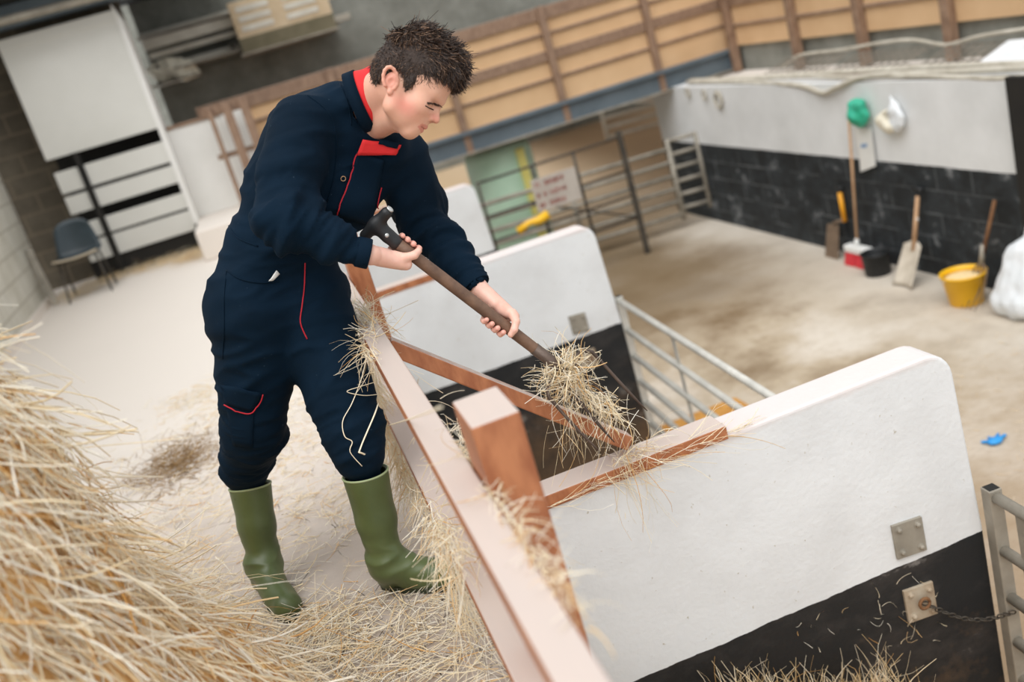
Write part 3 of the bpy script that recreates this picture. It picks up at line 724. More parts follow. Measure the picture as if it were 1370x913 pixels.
# manure fork: rusty red shaft, tines on the floor
s0 = onz(1316, 398, ZF); st = onx(1331, 268, 5.36)
mf = empty('manure_fork', (s0[0], s0[1], ZF), label='old fork with dark red shaft leaning between yellow bucket and white sack', cat='fork')
fy = onx(1317, 356, 5.24)[1]; s0 = V(s0[0], fy-0.05, ZF)
obj('shaft', MB().tube([(5.22, s0[1]+0.05, ZF+0.34), (5.36, st[1], st[2])], 0.016, 8), 'rust', mf, smooth=True)
for k in range(4):
    o = (k-1.5)*0.05
    obj('tine', MB().tube([(5.22, s0[1]+0.05, ZF+0.34), (5.20, s0[1]+0.05+o, ZF+0.27), (5.10, s0[1]+o, ZF+0.12), (4.98, s0[1]+o-0.02, ZF+0.012)], [0.010, 0.008, 0.006, 0.003], 6), 'muddy_steel', mf, smooth=True)
obj('socket', MB().tube([(5.215, s0[1]+0.05, ZF+0.31), (5.25, s0[1]+0.045, ZF+0.47)], 0.022, 8), 'dull_galvanised', mf, smooth=True)
# white feed sack slumped at the right
sb = onz(1352, 408, ZF)
cx_, cy_ = 5.14, onx(1362, 388, 5.14)[1]
sf = field([(rc((cx_-.0, cy_-.11, ZF+0.12), (cx_+.10, cy_-.09, ZF+0.46), .15, .09), 0), (rc((cx_-.0, cy_+.08, ZF+0.12), (cx_+.10, cy_+.04, ZF+0.48), .15, .09), 0.12), (rc((cx_+0.12, cy_+0.0, ZF+0.52), (cx_+0.19, cy_+0.02, ZF+0.72), 0.03, 0.015), 0.04)])
v, F = surface(sf, (cx_-0.4, cy_-0.4, ZF-0.02), (cx_+0.4, cy_+0.4, ZF+0.85), 0.018)
N = vnormals(v, F)
for i in range(len(v)):
    q = v[i]; a_ = noise.noise(Vector((q[0]*7, q[1]*7, q[2]*3)))+0.5*noise.noise(Vector((q[0]*16, q[1]*16, q[2]*9))); v[i] += N[i]*0.028*a_
v[:, 2] = np.maximum(v[:, 2], ZF+0.001); v[:, 0] = np.minimum(v[:, 0], 5.39)
tag(quads_obj('feed_sack', v, F, 'sack_white', smooth=True), 'white woven plastic sack slumped against the right wall at the frame edge', 'sack')
# net bag and gloves hanging on the wall
def blob(name, prs, lo, hi, h, mat, label, cat, amp=0.02, fr=12):
    v, F = surface(field(prs), lo, hi, h); N = vnormals(v, F)
    for i in range(len(v)):
        q = v[i]*fr; v[i] += N[i]*amp*noise.noise(Vector(q))
    v[:, 0] = np.minimum(v[:, 0], 5.398)
    return tag(quads_obj(name, v, F, mat, smooth=True), label, cat)
c = wallp(1147, 150, 0.09)
blob('net_bag', [(ell(c, (0.08, 0.125, 0.135)), 0), (ell(c+V(0.02, 0.03, -0.07), (0.06, 0.08, 0.06)), 0.03)], c-V(0.2, 0.25, 0.25), c+V(0.2, 0.25, 0.25), 0.014, 'green_net', 'green net bag hanging on the white wall above the broom', 'bag', 0.035)
c = wallp(1186, 163, 0.07)
blob('work_glove', [(ell(c+V(0, 0.04, 0.0), (0.05, 0.09, 0.07)), 0), (ell(c+V(0, -0.04, -0.05), (0.05, 0.08, 0.06)), 0.03), (rc(c+V(0, 0.05, 0.06), c+V(0, -0.03, 0.10), 0.025, 0.02), 0.03)], c-V(0.2, 0.25, 0.25), c+V(0.2, 0.25, 0.25), 0.014, 'sack_cream', 'cream rag hanging on the white wall right of the green bag', 'rag', 0.03)
c = wallp(1198, 158, 0.06)
blob('plastic_bag', [(ell(c, (0.04, 0.10, 0.13)), 0), (rc(c+V(0, 0.0, 0.1), c+V(0, 0.03, 0.2), 0.02, 0.01), 0.04)], c-V(0.2, 0.25, 0.3), c+V(0.2, 0.25, 0.35), 0.014, 'sack_white', 'pale plastic bag hanging from a hook right of the cream rag', 'bag', 0.02)
pa = [wallp(1143, 170, 0.03), wallp(1166, 172, 0.03), wallp(1172, 222, 0.03), wallp(1152, 230, 0.03), wallp(1150, 205, 0.03)]
ns = tag(obj('hanging_sheet', MB().prism(pa, (-0.008, 0, 0)), 'white_plastic', bevel=0.002), 'white sheet hanging below the green net bag', 'sheet')
q = [wallp(1152, 193, 0.04), wallp(1160, 192, 0.04), wallp(1160, 197, 0.04), wallp(1152, 198, 0.04)]
obj('printed_mark', MB().prism(q, (-0.003, 0, 0)), 'blue_mark', ns)
# cables and pipes along the wall top
def cable(pts, r, label, mat='cable_grey', name='cable'):
    # pts pixel-free: (y, x, z) control points smoothed
    P = [V(*p) for p in pts]; out = []
    for i in range(len(P)-1):
        p0 = P[max(i-1, 0)]; p1 = P[i]; p2 = P[i+1]; p3 = P[min(i+2, len(P)-1)]
        for s in np.linspace(0, 1, 7)[:-1]:
            out.append(0.5*((2*p1)+(-p0+p2)*s+(2*p0-5*p1+4*p2-p3)*s*s+(-p0+3*p1-3*p2+p3)*s**3))
    out.append(P[-1])
    return tag(obj(name, MB().tube(out, r, 8), mat, smooth=True), label, 'cable', 'cables along the top of the right wall')
cable([(5.50, 12.2, 0.12), (5.47, 11.0, 0.11), (5.43, 10.0, 0.09), (5.40, 9.3, 0.06), (5.37, 8.9, -0.005), (5.36, 8.62, 0.05), (5.42, 8.2, 0.13), (5.50, 7.2, 0.12), (5.50, 6.0, 0.13), (5.5, 5, 0.12)], 0.026, 'thick pale hose that sags over the wall edge beside the green bag')
cable([(5.55, 12.2, 0.13), (5.53, 10.6, 0.12), (5.50, 9.4, 0.13), (5.46, 8.6, 0.115), (5.44, 7.6, 0.115), (5.42, 6.9, 0.09), (5.42, 6.4, 0.08), (5.45, 5.6, 0.12)], 0.022, 'grey cable lying along the front edge of the wall top')
cable([(5.62, 12.2, 0.10), (5.68, 10.6, 0.10), (5.74, 9.2, 0.10), (5.68, 8.2, 0.12), (5.6, 7.2, 0.14), (5.62, 5.4, 0.12)], 0.028, 'pale pipe behind the other cables on the wall top')
cable([(6.30, 11.2, 0.06), (6.2, 10.6, 0.20), (6.22, 9.8, 0.22), (6.25, 9.2, 0.25), (6.22, 8.6, 0.26), (6.28, 8.2, 0.18), (6.2, 7.6, 0.25), (6.25, 6.8, 0.27), (6.25, 5.6, 0.25)], 0.018, 'thin dusty hose looped along the foot of the plywood side')
# wire mesh roll / panels on the ledge
for (ya, yb2, lab) in ((10.9, 9.7, 'left rusty mesh panel lying on the wall ledge'), (9.5, 8.3, 'middle rusty mesh panel lying on the wall ledge'), (8.1, 6.6, 'right mesh panel lying on the wall ledge behind the white sheet')):
    mp = MB()
    for k in range(7):
        x = 5.80+0.42*k/6; z = 0.06+0.12*k/6; mp.tube([(x, ya, z), (x, yb2, z)], 0.006, 4)
    for k in range(int((ya-yb2)/0.12)+1):
        y = ya-0.12*k; mp.tube([(5.80, y, 0.06), (6.22, y, 0.18)], 0.006, 4)
    tag(obj('mesh_panel', mp, 'mesh_grey'), lab, 'mesh panel', 'mesh panels on the ledge')
# translucent-looking white sheet on the ledge at far right
a1 = [(5.66, 7.05, 0.12), (6.05, 7.15, 0.20), (6.10, 5.4, 0.22), (5.66, 5.4, 0.12)]
tag(obj('plastic_sheet', MB().prism(a1, (0, 0, 0.03)), 'sack_white', bevel=0.01), 'folded white plastic sheet on the ledge at the right edge', 'sheet')
# stain hooks (rings) under the bridge
for i, (px, py) in enumerate(((921, 124), (943, 127))):
    c = wallp(px, py, 0.02); ring = [(5.37, c[1]+0.045*math.cos(a), c[2]+0.06*math.sin(a)) for a in np.linspace(0, 2*PI, 14)]
    tag(obj('hanging_loop', MB().tube(ring, 0.012, 6), 'cable_grey', smooth=True), ('left' if i == 0 else 'right')+' one of two small loops hanging on the wall under the beam end', 'loop', 'loops under the beam end')
cc = V(5.385, *wallp(962, 132, 0.015)[1:])
ring = [(5.375, cc[1]+0.085*math.cos(a), cc[2]+0.09*math.sin(a)) for a in np.linspace(0, 2*PI, 18)]
tag(obj('cable_coil', MB().tube(ring, 0.014, 6).tube([(p[0]-0.012, p[1]*1.0+0.003, p[2]*1.0-0.02) for p in ring], 0.010, 6), 'cable_grey', smooth=True), 'coil of cable hanging high on the wall right of the two loops', 'coil')

# ------------------------------------------------------------------ pen floor things
gl = onz(1332, 594, ZF)
v, F = surface(field([(ell(gl+V(0, 0, 0.02), (0.05, 0.035, 0.018)), 0), (rc(gl+V(0.02, 0, 0.02), gl+V(0.09, 0.02, 0.018), 0.014, 0.010), 0.012), (rc(gl+V(0.02, 0.02, 0.02), gl+V(0.07, 0.055, 0.02), 0.012, 0.009), 0.012), (rc(gl+V(-0.02, 0.01, 0.02), gl+V(-0.055, 0.05, 0.015), 0.012, 0.009), 0.012), (rc(gl+V(0, 0.02, 0.02), gl+V(0.01, 0.07, 0.014), 0.012, 0.009), 0.012)]), gl-V(0.15, 0.15, 0.03), gl+V(0.15, 0.15, 0.08), 0.006)
v[:, 2] = np.maximum(v[:, 2], ZF+0.001)
tag(quads_obj('rubber_glove', v, F, 'glove_blue', smooth=True), 'crumpled blue rubber glove lying on the brown yard floor', 'glove')
tag(obj('bedding_strip', MB().box((2.15, 4.9, ZF), (2.85, 6.7, ZF+0.03)), 'bedding', bevel=0.02), 'strip of amber bedding on the yard floor behind the middle gate', 'bedding', kind='stuff')
# tall pale green tank with yellow band beyond the third partition
tc = V(3.05, 13.2, ZF)
tk = empty('green_tank', tuple(tc), label='pale green plastic tank with a yellow band beyond the far hurdle', cat='tank')
obj('body', MB().lathe(tc, [(0.40, 0), (0.44, 0.06), (0.46, 0.2), (0.46, 1.55), (0.43, 1.66), (0.1, 1.72), (0, 1.72)], 28), 'pale_green_plastic', tk, smooth=True)
obj('band', MB().box((tc[0]+0.14, tc[1]-0.475, ZF+0.12), (tc[0]+0.25, tc[1]-0.38, ZF+1.6)), 'yellow_band', tk)
p = [ony(676, 302, 11.9), ony(690, 291, 11.9), ony(702, 288, 11.9), ony(714, 280, 11.9)]
tag(obj('yellow_hose', MB().tube([(q[0], 11.3, q[2]) for q in p], [0.05, 0.035, 0.05, 0.06], 8), 'yellow_plastic', smooth=True), 'short length of yellow hose lying over the muck below the gate sign', 'hose')
# ------------------------------------------------------------------ the person
PR = empty('person', (-0.18, 2.92, 0), label='person in navy coverall and green boots leaning over the rail with a hay fork', cat='person')
# head frame: gH towards the face, uH to the crown, sH towards the right ear (the side seen)
S_H = 1.0
gH = nrm(0.87*CR + 0.50*CD); uH = nrm(0.50*CR - 0.87*CD); sH = -CF
FH = np.stack([gH, uH, sH]); OH = atd(527, 119, 2.68)
def H(x, y, z=0.0): return OH + gH*x + uH*y + sH*z
def Lh(p): return (p-OH)@FH.T
def hell(c, r): return ell(H(*c), r, FH)
def hrc(a, b, r1, r2): return rc(H(*a), H(*b), r1, r2)
head_ops = [
    (hell((.026, .085, 0), (.098, .088, .074)), 0),
    (hell((.074, .058, 0), (.060, .060, .060)), .03),
    (hell((.070, -.006, 0), (.060, .068, .054)), .03),
    (hrc((.010, .0, .052), (.030, -.048, .048), .020, .021), .03), (hrc((.010, .0, -.052), (.030, -.048, -.048), .020, .021), .03),
    (hrc((.030, -.050, .046), (.088, -.076, .012), .022, .018), .02), (hrc((.030, -.050, -.046), (.088, -.076, -.012), .022, .018), .02),
    (hell((.094, -.076, 0), (.021, .020, .022)), .018),
    (hell((.085, -.010, .036), (.026, .024, .022)), .02), (hell((.085, -.010, -.036), (.026, .024, .022)), .02),
    (hell((.097, -.045, 0), (.026, .028, .028)), .02),
    (hell((.060, -.045, .030), (.035, .030, .026)), .02), (hell((.060, -.045, -.030), (.035, .030, .026)), .02),
    (hrc((.122, .036, 0), (.104, .038, .036), .011, .011), .014), (hrc((.122, .036, 0), (.104, .038, -.036), .011, .011), .014),
    (hell((.125, .007, .032), (.014, .013, .016)), .012, '-'), (hell((.125, .007, -.032), (.014, .013, .016)), .012, '-'),
    (hell((.102, .006, .032), (.0145, .014, .0155)), .004), (hell((.102, .006, -.032), (.0145, .014, .0155)), .004),
    (hrc((.122, .022, 0), (.137, -.012, 0), .008, .0095), .010),
    (hell((.1385, -.0165, 0), (.0115, .0095, .0105)), .006),
    (hell((.126, -.021, .011), (.0105, .0085, .0075)), .005), (hell((.126, -.021, -.011), (.0105, .0085, .0075)), .005),
    (hell((.133, -.029, .0065), (.005, .0035, .003)), .002, '-'), (hell((.133, -.029, -.0065), (.005, .0035, .003)), .002, '-'),
    (hrc((.123, -.047, 0), (.107, -.052, .021), .0066, .0035), .005), (hrc((.123, -.047, 0), (.107, -.052, -.021), .0066, .0035), .005),
    (hrc((.1175, -.0605, 0), (.104, -.056, .020), .0072, .0035), .004), (hrc((.1175, -.0605, 0), (.104, -.056, -.020), .0072, .0035), .004),
    (hell((.122, -.0538, 0), (.009, .0009, .022)), .0015, '-'),
    # neck down into the collar
    (rc(H(.000, .000, -.022), atd(478, 156, 2.87), .055, .056), .03),
    (rc(H(.045, -.060, -.010), atd(502, 172, 2.82), .030, .035), .03),
    (rc(H(-.02, .01, -.022), atd(470, 140, 2.86), .052, .056), .02),
]
# ear (right, seen) and left
EARC = (-.002, .003)
for sgn_ in (1, -1):
    e1 = np.array([-.50, .86]); e2 = np.array([.86, .50]); pts = []
    for a in np.linspace(math.radians(-40), math.radians(235), 11):
        q = np.array(EARC) + e1*(.029*math.sin(a)+.003) - e2*(.018*math.cos(a))*(-1 if False else 1)
        z = .077 + .010*max(0, math.sin(a)) + .006*math.cos(a)
        pts.append((q[0], q[1], sgn_*z))
    # concha plate, rim, lobe
    head_ops.append((hell((EARC[0], EARC[1], sgn_*.073), (.017, .024, .010)), .008))
    for i in range(len(pts)-1): head_ops.append((hrc(pts[i], pts[i+1], .0046, .0046), .003))
    head_ops.append((hell((.0115, -.024, sgn_*.075), (.008, .009, .006)), .006))
    head_ops.append((hell((.004, -.002, sgn_*.086), (.010, .013, .009)), .003, '-'))
    head_ops.append((hell((-.008, .014, sgn_*.088), (.006, .009, .006)), .003, '-'))
hv, hf = surface(field(head_ops), H(.03, .0, 0)-V(.32, .26, .32), H(.03, .0, 0)+V(.26, .26, .24), 0.0026)

# fork line and grips (hands are closed round it)
FA = atd(503, 304, 2.755); FB = atd(747, 491, 2.95); FAX = nrm(FB-FA)
fc_ = nrm(-CF - FAX*np.dot(-CF, FAX)); fn_ = np.cross(fc_, FAX)
if np.dot(fn_, CR*0.5-CD) < 0: fn_ = -fn_
SR = 0.0175
def fpt(px):   # point of the shaft above image column px
    s = (px-503)/(747-503); s = s*2.755/(2.95-(2.95-2.755)*s) if False else s
    return FA+(FB-FA)*s
def cyl(P, t, th, R): a = math.radians(th); return P + FAX*t + R*(math.cos(a)*fc_ + math.sin(a)*fn_)
def chain_ops(pts, rads, k): return [(rc(pts[i], pts[i+1], rads[i], rads[i+1]), k if i else 0.004) for i in range(len(pts)-1)]
def fuse(groups):   # groups of ops, each group blended inside itself, groups joined tightly so fingers stay apart
    fs = [(field(g), k) for g, k in groups]
    def fn(p):
        d = None
        for f_, k in fs: e = f_(p); d = e if d is None else smin(d, e, k)
        return d
    return fn
# left hand (far arm), palm behind the shaft, fingers come up under it towards us
elR_, elL_ = atd(385, 296, 2.68), atd(570, 296, 3.06)
PL = fpt(660); WL = atd(640, 385, 2.93)
tL = [.036, .0145, -.0065, -.0265]; rL = [.0088, .0090, .0086, .0076]
gl_ = []
palm = []
for t_, r_ in zip(tL, rL):
    kn = cyl(PL, t_*1.0, 118, .040)
    palm.append((rc(WL+ (kn-WL)*0.25, kn, .0165, .0125), .014))
palm = [(rc(WL+nrm(elL_-WL)*.09, WL, .027, .024), 0), (rc(WL, cyl(PL, .004, 125, .040), .024, .019), .02)] + palm
palm.append((rc(WL+(cyl(PL, .02, 100, .04)-WL)*0.35, cyl(PL, .040, 85, .040), .018, .013), .012))
gl_.append((palm, .004))
for t_, r_ in zip(tL, rL):
    angs = [118, 160, 205, 245, 285, 318]; Rs = [.040, .036, .030, .0285, .0275, .0268]
    pts = [cyl(PL, t_, a, R) for a, R in zip(angs, Rs)]
    gl_.append(([o for o in chain_ops(pts, [.0115, r_*1.12, r_*1.08, r_*1.02, r_, r_*.92], .003)], .0035))
th = [cyl(PL, .028, 88, .042), cyl(PL, .046, 55, .036), cyl(PL, .054, 15, .030), cyl(PL, .056, -22, .0275)]
gl_.append((chain_ops(th, [.014, .0115, .0105, .0088], .004), .006))
lv, lf = surface(fuse(gl_), PL-V(.16, .16, .14), PL+V(.16, .16, .18), 0.0022)
# right hand (near arm), palm up under the shaft, fingertips over the top
PRg = fpt(541); WR = atd(495, 341, 2.71)
tR = [.026, .006, -.014, -.032]; gr_ = []
kc = cyl(PRg, .006, 262, .037)
palm = [(rc(WR+nrm(elR_-WR)*.09, WR, .029, .024), 0), (rc(WR, kc, .024, .019), .02)]
for t_, r_ in zip(tR, rL):
    kn = cyl(PRg, t_, 258, .037); palm.append((rc(WR+(kn-WR)*0.3, kn, .0165, .0125), .014))
palm.append((rc(WR+(kc-WR)*0.35, cyl(PRg, .022, 300, .036), .020, .0165), .014))
gr_.append((palm, .004))
for t_, r_ in zip(tR, rL):
    angs = [258, 222, 185, 148, 112, 82]; Rs = [.037, .034, .030, .0285, .0275, .0268]
    pts = [cyl(PRg, t_, a, R) for a, R in zip(angs, Rs)]
    gr_.append((chain_ops(pts, [.0115, r_*1.12, r_*1.08, r_*1.02, r_, r_*.94], .003), .0035))
th = [cyl(PRg, -.016, 300, .038), cyl(PRg, .006, 325, .034), cyl(PRg, .022, 5, .030), cyl(PRg, .026, 45, .0275)]
gr_.append((chain_ops(th, [.0165, .0135, .0115, .0095], .004), .008))
rv, rf = surface(fuse(gr_), PRg-V(.18, .16, .14), PRg+V(.14, .16, .14), 0.0022)

# limb skeleton
hipR, hipL = atd(338, 412, 2.93), atd(402, 402, 3.02)
knR, knL = V(-0.275, 2.99, 0.56), V(0.005, 2.80, 0.52)
btR, btL = V(-0.360, 3.10, 0.345), V(-0.005, 2.758, 0.385)
shR, shL = atd(404, 166, 2.77), atd(536, 205, 2.97)
elR, elL = atd(385, 296, 2.68), atd(570, 296, 3.06)
# inner body (torso, limbs) under the cloth
body_ops = [(rc(atd(365, 400, 2.99), atd(385, 320, 2.97), .085, .080), 0), (rc(atd(385, 320, 2.97), atd(445, 205, 2.93), .08, .075), .05),
    (rc(shR, shL, .05, .05), .05), (rc(atd(450, 190, 2.91), atd(472, 160, 2.87), .06, .056), .03),
    (rc(hipR, knR, .085, .055), .03), (rc(hipL, knL, .085, .055), .03), (rc(knR, btR+V(-.0,0,.02), .045, .032), .01), (rc(knL, btL+V(-.0,0,.02), .045, .032), .01),
    (rc(shR, elR, .045, .038), .03), (rc(elR, WR, .036, .024), .01), (rc(shL, elL, .045, .038), .03), (rc(elL, WL, .036, .024), .01)]
bv, bf = surface(field(body_ops), (-.55, 2.4, .1), (.75, 3.35, 1.5), 0.012)
allv, allf = join_q([(bv, bf), (hv, hf), (lv, lf), (rv, rf)])
body = quads_obj('body', allv, allf, 'skin', PR, smooth=True)
# skin's own tones (lips, flushed cheek, ear, knuckles) and painted eye socket shade
L3 = Lh(allv); base = np.array(srgb((226, 176, 150))[:3]); col = np.tile(base, (len(allv), 1))
def blend(mask, c): 
    global col
    m = np.clip(mask, 0, 1)[:, None]; col = col*(1-m)+np.array(srgb(c)[:3])*m
x, y, z = L3[:, 0], L3[:, 1], L3[:, 2]
inhead = (np.abs(z) < .12) & (x > -.12) & (x < .16) & (y > -.14) & (y < .22)
g2 = lambda cx_, cy_, sx, sy: np.exp(-(((x-cx_)/sx)**2+((y-cy_)/sy)**2))*inhead
blend(g2(.060, -.034, .040, .026)*(np.abs(z) > .02)*.6, (206, 104, 90))
blend(g2(.137, -.014, .014, .014)*.55, (214, 118, 104))
blend(g2(-.002, .003, .026, .032)*(np.abs(z) > .070)*.55, (220, 122, 108))
blend((((x > .098) & (np.abs(y+.0535) < .0135-.25*np.abs(z)) & (np.abs(z) < .026)) & inhead)*.65, (200, 112, 102))
blend(g2(.112, .016, .02, .012)*.25, (196, 128, 108))  # eye socket shading painted into the skin colour
blend(g2(-.03, -.05, .05, .06)*.35, (214, 150, 128))
hand = np.zeros(len(allv)); n0 = len(bv)+len(hv)
col[n0:] = np.array(srgb((238, 190, 172))[:3])
tipd = np.minimum.reduce([np.linalg.norm(allv-cyl(PL, t_, 318, .027), axis=1) for t_ in tL]+[np.linalg.norm(allv-cyl(PRg, t_, 82, .027), axis=1) for t_ in tR])
blend(np.exp(-(tipd/.014)**2)*.5, (226, 138, 124))
ca = body.data.color_attributes.new('Col', 'FLOAT_COLOR', 'POINT')
ca.data.foreach_set('color', np.concatenate([col, np.ones((len(col), 1))], 1).astype(np.float32).ravel())
# fingernails
def nail(P, t_, a_, R):
    c = cyl(P, t_, a_, R); n = nrm(c-(P+FAX*t_)); d = np.cross(n, FAX)
    mb = MB(); g = [[c + FAX*u*.0052 + d*w_*.0055 + n*(.0004-(u*u)*.0016) for u in (-1, -.5, 0, .5, 1)] for w_ in (-1, 0, 1)]
    return mb.grid(np.array(g))

# --- hair: scalp cap plus locks
def hline(x):
    return np.interp(x, [-.10, -.045, -.032, -.022, .0, .020, .026, .046, .060, .085, .105, .13, .16], [-.012, -.016, .006, .032, .040, .034, .006, .002, .040, .062, .076, .090, .105])
capf = field([(hell((.043, .030, 0), (.026, .045, .0725)), 0), (hell((.026, .092, 0), (.106, .093, .080)), .008), (hell((.074, .098, 0), (.058, .056, .062)), .03), (hell((-.02, .035, 0), (.062, .06, .070)), .03)])
def capfn(p):
    q = Lh(p); return np.maximum(capf(p), (hline(q[:, 0])-q[:, 1])*0.8)
cv, cf = surface(capfn, H(.03, .1, 0)-V(.22, .22, .22), H(.03, .1, 0)+V(.22, .22, .22), 0.004)
hair = quads_obj('hair', cv, cf, 'hair_scalp', PR, smooth=True)
CN = vnormals(cv, cf); CL = Lh(cv); CNL = CN@FH.T
RN = np.random.default_rng(5)
ok = np.where((CL[:, 1] > hline(CL[:, 0])+.001) & (CN@(-CF) > -0.5))[0]
sel = RN.choice(ok, 9500)
P = cv[sel]; n_ = CNL[sel]; q = CL[sel]
top = np.clip((q[:, 1]-.095)/.07, 0, 1); 
sw = np.array([noise.noise(Vector((a[0]*15, a[1]*15, a[2]*15))) for a in q]); sw2 = np.array([noise.noise(Vector((a[0]*19+9, a[1]*19, a[2]*19))) for a in q])
fx = .40 + .70*top + sw*2.0; fy = -.9*(1-top) + .0*top + sw2*1.8; fz = np.sign(q[:, 2])*.15+ sw*.8
fl = np.stack([fx, fy, fz], 1); fl -= n_*(fl*n_).sum(1)[:, None]; fl /= np.linalg.norm(fl, axis=1)[:, None]
lift = .10+.24*top*RN.random(len(q))+ .1*RN.random(len(q))
dl = fl + n_*lift[:, None]
Ls = (.014+.026*top)*(0.7+0.6*RN.random(len(q))) + .012*(q[:, 0] > .06)
v1, f1 = straws(P - CN[sel]*.003, dl@FH, Ls, .0012+.0008*top, curl=.30, seg=4, flat=.6, sag=0.05)
# fringe falling over the forehead
m = 420; zz = RN.uniform(-.055, .060, m); xx = .118+.018*RN.random(m)-.35*np.abs(zz)**1.3; yy = .100+.03*RN.random(m)
Pf = np.array([H(a, b, c) for a, b, c in zip(xx, yy, zz)]); df = np.stack([.62+.3*RN.random(m), -.75+.25*RN.normal(size=m), .12*RN.normal(size=m)], 1)@FH
v2, f2 = straws(Pf, df, .026+.020*RN.random(m), .0012, curl=.35, seg=5, flat=.6)
v3, f3 = join_q([(v1, f1), (v2, f2)])
quads_obj('hair_locks', v3, f3, 'hair', hair)
hb = BVHTree.FromPolygons(hv.tolist(), hf.tolist())
def on(bvh, px, py, lift=0.0):
    d = ray(px, py); hit = bvh.ray_cast(Vector(C0), Vector(nrm(d)))
    if hit[0] is None: return None, None
    p = V(*hit[0]); n = V(*hit[1]); n = n if np.dot(n, d) < 0 else -n
    return p+n*lift, n
def stroke(bvh, pix, r, lift=0.0, sub=4, n=6, flat=1.0):
    P = [np.array(p, float) for p in pix]; out = []
    for i in range(len(P)-1):
        p0 = P[max(i-1, 0)]; p1 = P[i]; p2 = P[i+1]; p3 = P[min(i+2, len(P)-1)]
        for s in np.linspace(0, 1, sub+1)[:-1]: out.append(0.5*((2*p1)+(-p0+p2)*s+(2*p0-5*p1+4*p2-p3)*s*s+(-p0+3*p1-3*p2+p3)*s**3))
    out.append(P[-1]); W = []
    for q in out:
        w, nn = on(bvh, q[0], q[1], lift)
        if w is not None and (not W or np.linalg.norm(w-W[-1]) < 0.08): W.append(w)
    return MB().tube(W, r, n) if len(W) > 1 else None
s_ = stroke(hb, [(569, 141.5), (574, 144.5), (580, 147.3)], .0014, .0006)
if s_: obj('eyelash', s_, 'lash', PR, smooth=True)
bw = []
for i in range(110):
    u = RN.random(); px = 571+u*19; py = 137.2+u*u*4.2+RN.normal()*.55
    w, nn = on(hb, px, py, .0004)
    if w is not None: bw.append((w, nrm((gH*.75-uH*.35)*(1)+nn*.25+sH*-.2)))
v, f_ = straws(np.array([b[0] for b in bw]), np.array([b[1] for b in bw]), .007, .00055, .2, 3)
quads_obj('eyebrow', v, f_, 'brow_hair', PR)

# --- coverall: one continuous cloth surface with folds
T = lambda px, py, D: atd(px, py, D)
cloth_ops = [
    (rc(T(342, 398, 2.95), T(400, 392, 3.03), .128, .128), 0),
    (rc(T(362, 330, 2.95), T(402, 322, 2.97), .130, .122), .07),
    (rc(T(392, 252, 2.93), T(452, 262, 2.92), .148, .112), .07),
    (rc(T(418, 192, 2.90), T(496, 216, 2.93), .142, .092), .06),
    (rc(T(448, 168, 2.86), T(500, 196, 2.90), .105, .075), .05),
    (rc(T(458, 146, 2.84), T(476, 143, 2.82), .080, .070), .03),
    (rc(T(470, 180, 2.83), T(520, 195, 2.86), .060, .050), .04),
    # legs
    (rc(hipR+V(-.005,0,-.02), knR, .128, .094), .06), (rc(knR, btR+V(.005,0,.068), .094, .077), .03), (rc(btR+V(0,0,.08), btR+V(-.005,.0,-.05), .053, .044), .006),
    (rc(hipL+V(.01,0,-.02), knL, .126, .090), .05), (rc(knL, btL+V(.0,0,.068), .090, .076), .02), (rc(btL+V(0,0,.08), btL+V(-.005,.0,-.05), .053, .044), .006),
    # near sleeve
    (rc(shR, T(388, 240, 2.72), .088, .088), .05), (rc(T(388, 240, 2.72), elR+CR*.0, .086, .080), .03),
    (rc(elR, T(448, 326, 2.69), .080, .058), .03), (rc(T(448, 326, 2.69), T(484, 338, 2.705), .057, .040), .02),
    # far sleeve
    (rc(shL, T(556, 262, 3.02), .080, .080), .05), (rc(T(556, 262, 3.02), elL, .080, .074), .03),
    (rc(elL, T(610, 350, 3.0), .074, .058), .03), (rc(T(610, 350, 3.0), T(632, 379, 2.945), .057, .047), .02),
]
_cf = field(cloth_ops)
neck_cut = rc(T(497, 134, 2.80), H(.0, -.01, 0), .066, .066)
cufR = rc(T(484, 338, 2.705), T(510, 343, 2.72), .033, .036); cufL = rc(T(632, 379, 2.945), T(650, 402, 2.93), .036, .040)
def cloth_fn(p):
    d = _cf(p)
    d = smax(d, -sd(neck_cut, p), .006)
    d = smax(d, -sd(cufR, p), .004); d = smax(d, -sd(cufL, p), .004)
    return d
clv, clf = surface(cloth_fn, (-.56, 2.45, .22), (.82, 3.4, 1.62), 0.0075)
CNn = vnormals(clv, clf)
